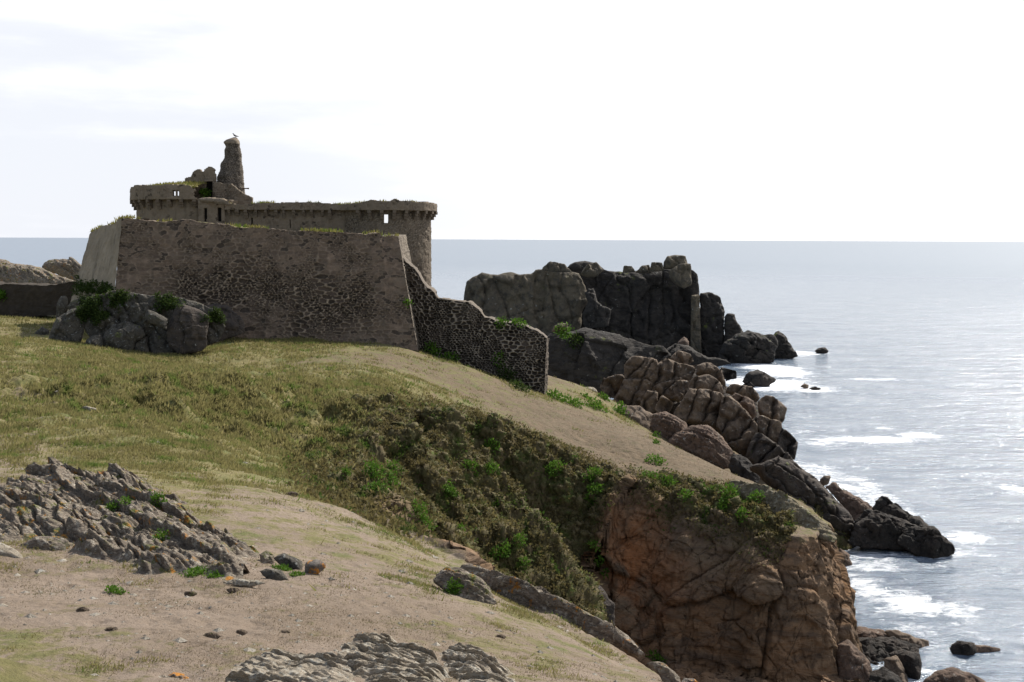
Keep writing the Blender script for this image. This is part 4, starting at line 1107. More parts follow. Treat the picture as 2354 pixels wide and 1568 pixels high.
def cyl(cx, cy, R):
    def f(s):
        a = s / R
        return cx + R * np.sin(a), cy - R * np.cos(a), np.sin(a), -np.cos(a)
    return f


def flat(x0, y0, x1, y1):
    L = math.hypot(x1 - x0, y1 - y0); dx, dy = (x1 - x0) / L, (y1 - y0) / L
    def f(s):
        return x0 + dx * s, y0 + dy * s, np.full_like(s, dy), np.full_like(s, -dx)
    f.L = L
    return f


def ruled(name, T, B, nz_, mat, parent, thick, E_fn, cw, ch, mw, depth, seed, h=.06, rough=.08):
    """a wall between a top line T and a bottom line B (points in the same order)"""
    T = np.asarray(T, float); B = np.asarray(B, float)
    L = np.concatenate([[0], np.cumsum(np.linalg.norm(np.diff((T + B) / 2, axis=0), axis=1))])
    s = np.linspace(0, L[-1], int(L[-1] / h) + 1)
    ti = np.stack([np.interp(s, L, T[:, k]) for k in range(3)], -1); bi = np.stack([np.interp(s, L, B[:, k]) for k in range(3)], -1)
    t = np.linspace(0, 1, nz_)
    P = (bi[None] * (1 - t)[:, None, None] + ti[None] * t[:, None, None])
    nr, nc = P.shape[:2]
    S_ = np.broadcast_to(s, (nr, nc)).ravel(); P = P.reshape(-1, 3)
    nrm = -grid_normals2(P, nr, nc)
    E = np.clip(E_fn(P) + fbm(P * .5 + seed, 4) * .5, 0, 1)
    dsp, sid, mo = stones(S_, P[:, 2], cw, ch, mw, E, depth, seed)
    ja = fbm(P * 1.3 + seed, 4) * rough
    fr = P + nrm * (dsp + ja)[:, None]
    tv = np.repeat(t, nc)
    fr[:, 2] += fbm(P * 1.7 + 5, 3) * rough * sstep(.9, 1, tv)
    hn = nrm.copy(); hn[:, 2] = 0; hn /= np.linalg.norm(hn, axis=1)[:, None]
    # a strip over the top and down the back
    rows = [fr.reshape(nr, nc, 3)]
    tp = rows[0][-1]; hb = hn.reshape(nr, nc, 3)[-1]
    top = [tp - hb * (thick * k) + np.stack([0 * s, 0 * s, fbm(np.stack([s * 1.2, s * 0 + k * 3, s * 0], -1), 3) * rough], -1) for k in (.08, .33, .66, 1.0)]
    back = top[-1].copy(); back[:, 2] = np.minimum(bi[:, 2], back[:, 2] - .5)
    G = np.concatenate([rows[0], np.array(top), back[None]])
    ext = lambda q, v: np.concatenate([q.reshape(nr, nc), np.full((5, nc), v)]).ravel()
    Fc = grid_faces(G.shape[0], nc)
    # close both ends
    g = np.arange(G.shape[0] * nc).reshape(G.shape[0], nc)
    ends = []
    for col in (0, -1):
        c = g[:, col]
        for i in range(nr - 1):
            j = G.shape[0] - 1
            ends.append((c[i], c[i + 1], c[j], c[j]))
    V = G.reshape(-1, 3)
    me_attrs = {'stone': ext(sid, .4), 'mortar': ext(mo * (.18 + .82 * E), .3), 'expose': ext(E, .6)}
    o = mk(name, V, Fc, M[mat], parent=parent, attrs=me_attrs)
    return o


def grid_normals2(P, nr, nc):
    Q = P.reshape(nr, nc, 3)
    n = np.cross(np.gradient(Q, axis=0), np.gradient(Q, axis=1))
    n /= np.maximum(np.linalg.norm(n, axis=-1, keepdims=True), 1e-9)
    return n.reshape(-1, 3)


# ---- bastion
def topline(us):
    pts = np.array(A1([(150, 650), (165, 640), (182, 630), (240, 600), (310, 588), (330, 560), (380, 550), (440, 556), (500, 568), (600, 574), (700, 566), (780, 562), (860, 582), (900, 580), (1000, 592), (1060, 607), (1200, 614), (1300, 624), (1500, 632), (1650, 637), (1720, 642), (1850, 652), (1880, 641), (1930, 641), (1947, 665), (2042, 661)]))
    return np.interp(us, pts[:, 0], pts[:, 1])


bast = empty('bastion', px(600, 770, 92)); tag(bast, 'low battered stone bastion with eroded masonry in front of the castle', 'bastion')
def uvE(P):
    u, v = proj(P)
    q = np.stack([u, v], -1)
    e = .30 - .25 * sstep(830, 880, u) + .8 * np.exp(-(((u - 520) / 160) ** 2 + ((v - 660) / 42) ** 2) ** 1.5) + .9 * np.exp(-(((u - 770) / 135) ** 2 + ((v - 705) / 60) ** 2) ** 1.5)
    return e
us = np.concatenate([np.linspace(280, 915, 160)])
T = px(us, topline(us), np.interp(us, [280, 915], [90, 93]))
ub_ = np.interp(us, [280, 915], [255, 960]); vb_ = np.interp(ub_, [255, 400, 600, 960], [760, 800, 800, 806])
B = px(ub_, vb_, np.interp(us, [280, 915], [87.6, 90.4]))
ruled('front_wall', T, B, 170, 'bastion', bast, 3.0, uvE, .66, .29, .16, .20, 2.0)
us = np.linspace(207, 280, 40)
T2 = px(us, topline(us), np.interp(us, [207, 280], [97, 90]))
u2 = np.interp(us, [207, 280], [150, 255]); B2 = px(u2, np.interp(u2, [150, 255], [735, 760]), np.interp(us, [207, 280], [95.5, 87.6]))
ruled('side_wall', T2, B2, 150, 'render', bast, 2.0, lambda P: np.full(len(P), -.05), .6, .36, .15, .10, 4.0, rough=.06)
tr = px(915, topline(915), 93.0); br = px(960, 806, 90.4)
k = np.linspace(0, 1, 6)[:, None]
ruled('return_wall', tr + k * np.array([-.6, 14, .1]), br + k * np.array([-.6, 16.5, .3]), 120, 'rubble', bast, 1.5, lambda P: np.full(len(P), .6), .5, .3, .2, .15, 6.0, h=.12)
# earth fill behind the top edge
tt = np.vstack([T2[::3], T[::4]]); cc = np.array([-16.0, 102.0])
rows = []
for f_ in (.04, .15, .35, .6, .85):
    r_ = tt.copy(); r_[:, :2] = tt[:, :2] * (1 - f_) + cc * f_; r_[:, 2] = tt[:, 2] * (1 - f_ * .6) + 21.6 * f_ * .6 - .08
    r_[:, 2] += fbm(r_ * .6, 3) * .12 * (f_ > .1)
    rows.append(r_)
G_ = np.array(rows)
n_ = G_.shape[0] * G_.shape[1]
fill = mk('earth_top', G_.reshape(-1, 3), grid_faces(*G_.shape[:2]), M['ground'], parent=bast, attrs={'grass': np.full(n_, .75), 'heath': np.zeros(n_), 'rock': np.zeros(n_), 'hollow': np.zeros(n_), 'red': np.zeros(n_)})

# ---- ruined rubble wall running down from the bastion
tp_ = np.array([(916, 580), (922, 588), (935, 605), (952, 618), (966, 640), (980, 660), (998, 672), (1006, 686), (1040, 690), (1078, 695), (1090, 704), (1104, 716), (1112, 728), (1140, 738), (1190, 745), (1228, 757), (1246, 768), (1256, 778)], float)
bt_ = np.interp(tp_[:, 0], [916, 960, 1000, 1060, 1140, 1180, 1240, 1256], [800, 812, 830, 850, 885, 905, 925, 922])
Yw = np.interp(tp_[:, 0], [916, 1256], [94.2, 92.0])
ub3 = np.interp(tp_[:, 0], [916, 935, 960, 1256], [930, 948, 968, 1250])
wal = empty('ruined_wall', px(1100, 860, 93)); tag(wal, 'ruined rubble wall with honeycomb mortar stepping down from the bastion', 'wall')
ruled('rubble_face', px(tp_[:, 0], tp_[:, 1], Yw), px(ub3, bt_, Yw - .5), 190, 'rubble', wal, 1.3, lambda P: np.full(len(P), .9), .52, .28, .20, .28, 8.0, h=.05, rough=.07)
# end of that wall, turned towards the sea
e0 = px(1256, 778, 92.0); e1 = px(1250, 922, 91.5)
ruled('wall_end', np.array([e0, e0 + (.25, 1.3, -.1)]), np.array([e1, e1 + (.25, 1.3, 0)]), 120, 'rubble', wal, .3, lambda P: np.full(len(P), .4), .45, .3, .2, .1, 9.0, h=.06)

# ---- castle
cas = empty('ruined_castle', (-20.5, 113, 13.0)); tag(cas, 'ruined medieval castle with round corner towers, corbelled parapets and a broken stair turret', 'castle')
LT = (-30.2, 117.0, 5.0); RT = (-11.7, 114.5, 4.2); YC = 112.0


def rect_holes(*rects):
    def f(P, s, z):
        u, v = proj(P); ok = np.ones(len(P), bool)
        for (x0, y0, x1, y1) in rects: ok &= ~((u > x0) & (u < x1) & (v > y0) & (v < y1))
        return ok
    return f


zh = lambda v, Y: 22 + (547.3 - v) / F * Y
ct = np.array(A1([(900, 452), (985, 455), (1060, 470), (1150, 464), (1300, 458), (1400, 457), (1500, 454), (1600, 462), (1700, 470), (1790, 462), (1850, 452), (1880, 440), (1915, 447), (2000, 450), (2030, 436), (2060, 446), (2140, 452), (2230, 455), (2300, 470)]))
R = LT[2]
shell('tower', cyl(*LT), -np.pi * R, np.pi * R, 13, 25.5, .11, 1.0, 'castle', cas, None, .7, .4, .12, .12, .06, 11.0, close=True)
win1 = A6([(605, 738), (642, 806), (652, 738), (684, 806)])
def lt_mask(P, s, z):
    a = s / R
    top = 26.72 + fbm(np.stack([s * .8, s * 0, s * 0 + 3], -1), 3) * .16 - .35 * sstep(-.9, -1.5, a) * (a > -2.2)
    return rect_holes((win1[0][0], win1[0][1], win1[1][0], win1[1][1]), (win1[2][0], win1[2][1], win1[3][0], win1[3][1]))(P, s, z) & (z < top - 3.0 * sstep(.30, .42, a + .06 * perlin(P * 3)))
Rp = R + .55
shell('parapet', cyl(LT[0], LT[1], Rp), -np.pi * Rp, np.pi * Rp, 25.42, 27.0, .075, .5, 'castle', cas, lt_mask, .6, .35, .12, .2, .06, 12.0, close=True)
R2 = RT[2]; R2p = R2 + .55
wr = A1([(1958, 530), (1990, 583)])
shell('tower', cyl(*RT), -np.pi * R2, np.pi * R2, 11.5, 24.6, .075, 1.0, 'castle', cas, rect_holes((wr[0][0], wr[0][1], wr[1][0], wr[1][1])), .42, .19, .15, .75, .06, 13.0, close=True)
def rt_mask(P, s, z):
    u, v = proj(P); return v > np.interp(u, ct[:, 0], ct[:, 1]) + perlin(np.stack([s * 2.2, s * 0, s * 0], -1)) * 1.2
shell('parapet', cyl(RT[0], RT[1], R2p), -np.pi * R2p, np.pi * R2p, 24.5, 26.2, .075, .6, 'castle', cas, rt_mask, .6, .35, .12, .3, .06, 14.0, close=True)
# curtain wall
x0, x1 = UX(513, YC), UX(862, YC)
slits = [A1([(1146, 553), (1155, 600)]), A1([(1384, 565), (1391, 618)])]
sl = [(a[0], a[1], b[0], b[1]) for a, b in slits]
fl = flat(x0, YC, x1, YC)
shell('curtain_wall', fl, 0, fl.L, 13, 24.75, .085, 1.2, 'castle', cas, rect_holes(*sl), .6, .35, .12, .25, .06, 15.0)
def cp_mask(P, s, z):
    u, v = proj(P)
    return v > np.interp(u, ct[:, 0], ct[:, 1]) + perlin(np.stack([s * 2.2, s * 0, s * 0], -1)) * 1.6
fp = flat(x0 + .3, YC - .45, UX(880, YC), YC - .45)
shell('parapet', fp, 0, fp.L, 24.52, 26.0, .07, .75, 'castle', cas, cp_mask, .6, .35, .12, .3, .06, 16.0, rough=.07)


def box_mesh(bm, c, sx_, sy_, sz_, rz=0.0, jit=0.0):
    v = np.array([[x, y, z] for z in (-.5, .5) for y in (-.5, .5) for x in (-.5, .5)], float) * (sx_, sy_, sz_)
    v += RNG.uniform(-jit, jit, v.shape)
    cr, sr_ = math.cos(rz), math.sin(rz)
    v = np.stack([v[:, 0] * cr - v[:, 1] * sr_, v[:, 0] * sr_ + v[:, 1] * cr, v[:, 2]], -1) + np.asarray(c)
    b = len(bm[0]) and sum(len(q) for q in bm[0])
    bm[0].append(v); bm[1].append(np.array([(0, 2, 3, 1), (4, 5, 7, 6), (0, 1, 5, 4), (2, 6, 7, 3), (0, 4, 6, 2), (1, 3, 7, 5)]) + (b or 0))


def corbel(px_, py_, nx, ny, ztop, w_=.30, reach=.5, h=.75):
    bm = ([], [])
    rz = math.atan2(nx, -ny)
    for k in range(3):
        r_ = reach * (1 - k * .3)
        z = ztop - h * (k + .5) / 3
        box_mesh(bm, (px_ + nx * r_ * .5, py_ + ny * r_ * .5, z), w_ * RNG.uniform(.85, 1.1), r_ + .1, h / 3 * 1.0 - .002, rz, .025)
    V = np.vstack(bm[0]); n = len(V)
    at = {'stone': np.full(n, RNG.random() * .7), 'mortar': np.zeros(n), 'expose': np.full(n, .6)}
    return mk('corbel', V, np.vstack(bm[1]), M['castle'], parent=cas, attrs=at, smooth=False)


for a in np.linspace(-1.55, .9, 13):
    corbel(LT[0] + R * math.sin(a), LT[1] - R * math.cos(a), math.sin(a), -math.cos(a), 25.42, .34, .52, RNG.uniform(.6, .9))
for u in np.arange(528, 880, 21.3):
    if RNG.random() < .82: corbel(UX(u + RNG.uniform(-3, 3), YC), YC, 0, -1, 24.52, RNG.uniform(.20, .34), RNG.uniform(.34, .5), RNG.uniform(.45, .78))
for a in np.linspace(-.45, 1.7, 10):
    corbel(RT[0] + R2 * math.sin(a), RT[1] - R2 * math.cos(a), math.sin(a), -math.cos(a), 24.5, .30, .52, .75)


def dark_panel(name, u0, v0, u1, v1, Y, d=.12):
    """a black panel standing in for the shade inside an opening"""
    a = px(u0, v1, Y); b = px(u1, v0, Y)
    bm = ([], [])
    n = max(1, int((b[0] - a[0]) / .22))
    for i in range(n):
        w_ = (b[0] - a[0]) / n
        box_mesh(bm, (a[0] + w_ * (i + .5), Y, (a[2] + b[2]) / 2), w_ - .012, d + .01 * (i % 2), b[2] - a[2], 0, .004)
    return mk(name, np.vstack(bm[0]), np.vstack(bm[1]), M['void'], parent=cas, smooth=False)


for r_ in sl: dark_panel('slit_shade', r_[0] - 1, r_[1] - 1, r_[2] + 1, r_[3] + 1, YC + .7)
# block with two narrow doorways between the tower and the curtain
dk = [A1([(858, 492), (874, 572)]), A1([(940, 490), (964, 574)])]
dk = [(a[0], a[1], b[0], b[1]) for a, b in dk]
bt = np.array(A1([(800, 445), (830, 432), (880, 426), (960, 432), (1000, 447), (1030, 470), (1060, 480)]))
def bl_mask(P, s, z):
    u, v = proj(P)
    return rect_holes(*dk)(P, s, z) & (v > np.interp(u, bt[:, 0], bt[:, 1]) + perlin(np.stack([s * 2.5, s * 0, s * 0 + 4], -1)) * 1.5)
fb_ = flat(UX(458, 111.7), 111.7, UX(518, 111.7), 111.7)
shell('gate_block', fb_, 0, fb_.L, 13, 26.9, .07, 1.1, 'castle', cas, bl_mask, .6, .4, .12, .15, .06, 17.0)
for r_ in dk: dark_panel('doorway_shade', r_[0] - 1, r_[1] - 1, r_[2] + 1, r_[3] + 1, 112.1)
lg = px(*A1([(905, 456)])[0], 111.2)
ld_ = np.array(A1([(822, 432), (880, 426), (960, 432), (1000, 447), (1015, 470), (960, 470), (905, 462), (830, 455)]))
o = rock('ledge', ld_, 111.0, 'castle', phi=88, front=.35, back=.3, edge=.3, rough=.6, parent=cas)
for nm in ('stone', 'mortar', 'expose'):
    at = o.data.attributes.new(nm, 'FLOAT', 'POINT'); at.data.foreach_set('value', np.full(len(o.data.vertices), .4, np.float32))
# upper ruined wall with doorway
up = np.array(A6([(745, 700), (750, 600), (790, 585), (830, 570), (845, 525), (870, 505), (900, 488), (922, 490), (942, 515), (965, 520), (980, 512), (978, 500), (1000, 480), (1040, 457), (1062, 465), (1095, 495), (1085, 515), (1092, 535), (1105, 545), (1106, 605), (1110, 880), (900, 880), (745, 880)]))
dr = A6([(998, 638), (1077, 822)]); dr = (dr[0][0], dr[0][1], dr[1][0], dr[1][1])
def up_mask(P, s, z):
    u, v = proj(P)
    ju = perlin(P * 4) * 1.0
    return in_poly(up, np.stack([u + ju, v + ju], -1)) & rect_holes(dr)(P, s, z)
fu = flat(UX(415, 116), 116, UX(500, 116), 116)
shell('ruined_gable', fu, 0, fu.L, 24.0, 30.0, .06, .7, 'castle', cas, up_mask, .35, .25, .15, .45, .07, 18.0)
dark_panel('doorway_shade', dr[0] - 1, dr[1] - 1, dr[2] + 1, dr[3] + 1, 116.5)
lt_ = A6([(990, 618), (1082, 634)]); a_ = px(lt_[0][0], lt_[1][1], 115.9); b_ = px(lt_[1][0], lt_[0][1], 115.9)
bm = ([], []); box_mesh(bm, (a_ + b_) / 2, b_[0] - a_[0], .35, b_[2] - a_[2], 0, .02)
mk('lintel', np.vstack(bm[0]), np.vstack(bm[1]), M['castle'], parent=cas, attrs={'stone': np.full(8, .4), 'mortar': np.full(8, .5), 'expose': np.full(8, .5)}, smooth=False)
sw = np.array(A6([(1078, 640), (1150, 645), (1200, 660), (1290, 662), (1340, 700), (1400, 750), (1460, 790), (1545, 825), (1545, 940), (1078, 940)]))
def sw_mask(P, s, z):
    u, v = proj(P); ju = perlin(P * 4) * .8
    return in_poly(sw, np.stack([u, v + ju], -1))
fs = flat(UX(487, 115.4), 115.4, UX(581, 115.4), 115.4)
shell('stair_wall', fs, 0, fs.L, 24.0, 28.8, .065, .6, 'castle', cas, sw_mask, .35, .22, .16, .55, .07, 19.0)
# roof slab of the left tower, domed with earth
rr_ = np.linspace(0, 1, 14); aa = np.linspace(0, 2 * np.pi, 49)[:-1]
RRr, AAr = np.meshgrid(rr_, aa, indexing='ij')
Vx = LT[0] + RRr * 5.2 * np.sin(AAr); Vy = LT[1] + RRr * 5.2 * np.cos(AAr)
Vz = 26.45 + .65 * (1 - RRr ** 2) + .25 * (Vx - LT[0]) / 5 * (1 - RRr)
Vr = np.stack([Vx, Vy, Vz], -1).reshape(-1, 3); Vr[:, 2] += fbm(Vr * .9, 3) * .14
ga = np.arange(14 * 48).reshape(14, 48); gb = np.roll(ga, -1, 1)
Fr = np.stack([ga[:-1], gb[:-1], gb[1:], ga[1:]], -1).reshape(-1, 4)
Fr = Fr[Vr[Fr][:, :, 0].max(1) < LT[0] + 1.7]
n_ = len(Vr)
mk('earth_roof', Vr, Fr, M['ground'], parent=cas, attrs={'grass': np.full(n_, .8), 'heath': np.zeros(n_), 'rock': np.zeros(n_), 'hollow': np.zeros(n_), 'red': np.zeros(n_)})


def lathe(name, rows, Y, mat, cw, ch, E):
    rows = np.array(rows, float)
    v6 = np.linspace(rows[0, 0], rows[-1, 0], int(abs(rows[-1, 0] - rows[0, 0]) * .1937 * Y / F / .05) + 2)
    L_ = np.interp(v6, rows[:, 0], rows[:, 1]); R_ = np.interp(v6, rows[:, 0], rows[:, 2])
    xl = UX(279.4 + L_ * .1937, Y); xr = UX(279.4 + R_ * .1937, Y)
    zz = zh(294.1 + v6 * .1937, Y)
    an = np.linspace(0, 2 * np.pi, 121)
    r_ = (xr - xl) / 2; cx = (xr + xl) / 2
    X = cx[:, None] + r_[:, None] * np.sin(an); Yy = Y - r_[:, None] * np.cos(an) * np.minimum(1, 1.6 / np.maximum(r_, .1))[:, None]
    P = np.stack([X, Yy, np.broadcast_to(zz[:, None], X.shape)], -1).reshape(-1, 3)
    N = np.stack([np.broadcast_to(np.sin(an), X.shape), np.broadcast_to(-np.cos(an), X.shape), X * 0], -1).reshape(-1, 3)
    S_ = np.broadcast_to(an * 1.5, X.shape).ravel()
    e = np.clip(E + fbm(P, 3) * .3, 0, 1)
    dsp, sid, mo = stones(S_, P[:, 2], cw, ch, .18, e, .08, 21.0)
    P2 = P + N * (dsp + fbm(P * 2.2, 3) * .05)[:, None]
    P2 = P2.reshape(*X.shape, 3); P2[:, -1] = P2[:, 0]; 
    cap = P2[0].mean(0, keepdims=True).repeat(121, 0)
    P2 = np.concatenate([cap[None], P2])
    ext = lambda q: np.concatenate([q[:121], q])
    return mk(name, P2.reshape(-1, 3), grid_faces(P2.shape[0], 121)[:, ::-1], M[mat], parent=cas, attrs={'stone': ext(sid), 'mortar': ext(mo), 'expose': ext(e)})


lathe('turret_cap', [(128, 1350, 1385), (136, 1325, 1398), (150, 1290, 1405), (158, 1268, 1410), (180, 1240, 1418), (190, 1236, 1421), (207, 1244, 1426)], 118, 'castle', .5, .3, 0.1)
lathe('stair_turret', [(207, 1248, 1424), (240, 1256, 1425), (270, 1243, 1430), (310, 1243, 1440), (375, 1240, 1444), (410, 1215, 1447), (440, 1196, 1450), (520, 1188, 1457), (560, 1165, 1460), (590, 1148, 1463), (640, 1150, 1465), (780, 1150, 1474), (960, 1148, 1480)], 118, 'turret', .26, .16, .85)
# iron spout sticking out of the turret
a_ = px(*A6([(1478, 720)])[0], 117.6)
bm = ([], []); box_mesh(bm, a_ - (.1, 0, 0), .55, .11, .10, 0, .01); box_mesh(bm, a_ + (.2, 0, 0), .12, .15, .14, 0, .01)
mk('spout', np.vstack(bm[0]), np.vstack(bm[1]), M['iron'], parent=cas, smooth=False)
# seabird on the turret
bx = px(*A6([(1357, 128)])[0], 118)


def blob(rings):
    V = []; an = np.linspace(0, 2 * np.pi, 13)[:-1]
    for (c, t_, rx, rz_) in rings:
        t_ = np.array(t_, float) / np.linalg.norm(t_); s_ = np.array([0, 1.0, 0]); w__ = np.cross(t_, s_)
        V.append(np.array(c) + np.cos(an)[:, None] * s_ * rx + np.sin(an)[:, None] * w__ * rz_)
    V = np.array(V); k_, m_ = V.shape[:2]
    g = np.arange(k_ * m_).reshape(k_, m_); gb = np.roll(g, -1, 1)
    return V.reshape(-1, 3), np.stack([g[:-1], gb[:-1], gb[1:], g[1:]], -1).reshape(-1, 4)


Vb, Fb = blob([((.30, 0, .20), (1, 0, 0), .01, .01), ((.20, 0, .21), (1, 0, .1), .05, .03), ((.05, 0, .24), (1, 0, .2), .09, .08), ((-.08, 0, .28), (1, 0, .1), .095, .10), ((-.18, 0, .33), (1, 0, -.6), .07, .075), ((-.21, 0, .41), (.6, 0, -1), .045, .05), ((-.24, 0, .46), (1, 0, -.3), .05, .05), ((-.29, 0, .46), (1, 0, 0), .03, .03), ((-.36, 0, .45), (1, 0, 0), .008, .01)])
bird = empty('seabird', bx); tag(bird, 'small dark seabird perched on top of the stair turret', 'bird')
mk('body', Vb + bx, Fb, M['bird'], parent=bird)
for sy_ in (-.03, .03):
    bm = ([], []); box_mesh(bm, bx + (-.02, sy_, .08), .018, .018, .2); box_mesh(bm, bx + (-.06, sy_, -.015), .09, .05, .012)
    mk('leg', np.vstack(bm[0]), np.vstack(bm[1]), M['iron'], parent=bird, smooth=False)

# ---- low dark wall on the left
tl = np.array(A7([(-500, 350), (0, 362), (100, 362), (260, 372), (430, 380), (560, 375), (660, 355), (760, 335), (820, 330)])); yl = np.interp(tl[:, 0], [-110, 180], [106, 101])
bl_ = px(tl[:, 0], np.interp(tl[:, 0], [-110, 0, 130, 180], [735, 732, 725, 725]), yl - .3)
lw = empty('low_wall', px(60, 725, 103)); tag(lw, 'low dark earth-faced stone wall left of the bastion', 'wall')
ruled('wall_face', px(tl[:, 0], tl[:, 1], yl), bl_, 60, 'rubble_dark', lw, 2.5, lambda P: np.full(len(P), .3), .7, .4, .1, .12, 23.0, h=.12)


# ------------------------------------------------------------------ plants
def leaves(name, P, N, size, mat, parent=None, elong=1.6, up=.35, org=None):
    """small bent leaves, two triangles each, at points P facing roughly N"""
    n = len(P); size = np.broadcast_to(size, n)
    d = RNG.normal(size=(n, 3)); d = d / np.linalg.norm(d, axis=1)[:, None]
    d = d + N * .6; d[:, 2] += up; d /= np.linalg.norm(d, axis=1)[:, None]
    s = np.cross(d, RNG.normal(size=(n, 3))); s /= np.maximum(np.linalg.norm(s, axis=1)[:, None], 1e-6)
    bend = np.cross(d, s)
    a = P; b = P + d * (size * .5 * elong)[:, None] + s * (size * .42)[:, None] + bend * (size * .12)[:, None]
    c = P + d * (size * elong)[:, None]; e = P + d * (size * .5 * elong)[:, None] - s * (size * .42)[:, None] + bend * (size * .12)[:, None]
    V = np.stack([a, b, c, e], 1).reshape(-1, 3)
    Fc = np.arange(4 * n).reshape(n, 4)
    r = np.repeat(np.clip(RNG.normal(.5, .25, n), 0, 1), 4)
    return mk(name, V, Fc, M[mat], parent=parent, attrs={'rnd': r}, smooth=False, origin=org)


def blades(name, P, N, h, wd, mat, lean=.5, bias=(0.25, 0, 0)):
    n = len(P)
    d = RNG.normal(size=(n, 3)) * lean + np.array([0, 0, 1.0]) + N * .4 + np.array(bias); d /= np.linalg.norm(d, axis=1)[:, None]
    s = RNG.normal(size=(n, 3)); s[:, 2] *= .2; s = s - (s * d).sum(1)[:, None] * d; s /= np.linalg.norm(s, axis=1)[:, None]
    V = np.stack([P - s * wd[:, None], P + s * wd[:, None], P + d * h[:, None]], 1).reshape(-1, 3)
    r = np.repeat(np.clip(RNG.normal(.5, .28, n), 0, 1), 3)
    return mk(name, V, np.arange(3 * n).reshape(n, 3), M[mat], attrs={'rnd': r}, smooth=False)


TPg = TP.reshape(NR, NC, 3); TNg = TN.reshape(NR, NC, 3)


def sample(wt, n):
    """points on the ground, weighted per grid vertex, spread inside the cells"""
    p = wt / wt.sum()
    i = RNG.choice(len(p), n, p=p)
    r_, c_ = np.clip(i // NC, 0, NR - 2), np.clip(i % NC, 0, NC - 2)
    a, b = RNG.random(n)[:, None], RNG.random(n)[:, None]
    P = TPg[r_, c_] * (1 - a) * (1 - b) + TPg[r_ + 1, c_] * a * (1 - b) + TPg[r_, c_ + 1] * (1 - a) * b + TPg[r_ + 1, c_ + 1] * a * b
    return P, TNg[r_, c_], i


Rr = np.hypot(TP[:, 0], TP[:, 1])
dr_ = np.gradient(rad)[:, None] * np.ones((1, NC)); da_ = np.gradient(ang)[None, :] * np.ones((NR, 1))
cell = (dr_ * da_).ravel()            # area over r^2 * r : even in angle and log distance
vis = (np.abs(AA.ravel()) < math.radians(25)) & (Rr > 11) & (Rr < 112)
XYt = TP[:, :2]
gn = fbm2(XYt, .9, 4, 4.4); gn2 = fbm2(XYt, .25, 3, 8.8)
gw = np.clip(g_grass + gn * .45 + gn2 * .3 - .42, 0, 1) ** 1.3 * (g_d < .8) * vis * (g_rock < .2)
wt = gw * cell / np.maximum(Rr, 1) * sstep(12, 30, Rr + 14)
P, N, i = sample(wt, 260000)
r = Rr[i]; hh = (.020 + .0017 * r) * (1 + 1.0 * g_hol[i]) * RNG.uniform(.5, 1.4, len(i))
o = blades('turf_grass', P, N, hh, hh * RNG.uniform(.10, .22, len(i)), 'grass', .55)
tag(o, 'short dry olive grass growing over the slope', 'grass', kind='stuff')
# dry stubble on the bare soil close by
wt = (np.clip(.6 - g_grass * .4 + gn * 1.3 + gn2 * .8, .03, 1.6) * (g_d < -.2) * vis * (g_rock < .2) * (Rr < 100)) * cell / np.maximum(Rr, 1)
P, N, i = sample(wt, 150000)
r = Rr[i]; hh = (.008 + .00075 * r) * RNG.uniform(.4, 1.5, len(i))
o = blades('dry_stubble', P, N, hh, hh * RNG.uniform(.12, .3, len(i)), 'stubble', .9)
tag(o, 'grazed dry stubble over the bare brown soil', 'grass', kind='stuff')
# heath on the gully side
hw = np.clip(g_heath, 0, 1) * vis * (TP[:, 2] > -1) * np.clip(.75 + gn * .9, .05, 1.5)
P, N, i = sample(hw * cell, 170000)
P = P + N * (RNG.random(len(P)) * .16)[:, None]
o = leaves('heath', P, N, RNG.uniform(.05, .13, len(P)), 'heath', up=.2)
tag(o, 'dark brownish green heath covering the far side of the gully', 'heath', kind='stuff')
# tussocks in the hollow
tw = g_hol * vis * np.clip(.5 + gn * 1.2, 0, 1.5)
P, N, i = sample(tw * cell, 30000)
hh = RNG.uniform(.10, .30, len(i))
o = blades('tussock_grass', P, N, hh, hh * .09, 'grass', .6, (.5, -.1, 0)); tag(o, 'shaggy tussock grass in the hollow', 'grass', kind='stuff')


def gnorm(x, y):
    e = .3
    z = gz_at([x - e, x + e, x, x], [y, y, y - e, y + e])
    n = np.array([-(z[1] - z[0]) / (2 * e), -(z[3] - z[2]) / (2 * e), 1.0])
    return n / np.linalg.norm(n)


_bv = None
def hit3(u, v):
    """where the sight line meets what is built, from the real meshes"""
    global _bv
    if _bv is None:
        bpy.context.view_layer.update(); _bv = bpy.context.evaluated_depsgraph_get()
    d = ray(u, v); d = d / np.linalg.norm(d)
    ok, loc, nor, fi, ob, mt = scene.ray_cast(_bv, Vector(CAM), Vector(d))
    return (np.array(loc), np.array(nor)) if ok else (None, None)


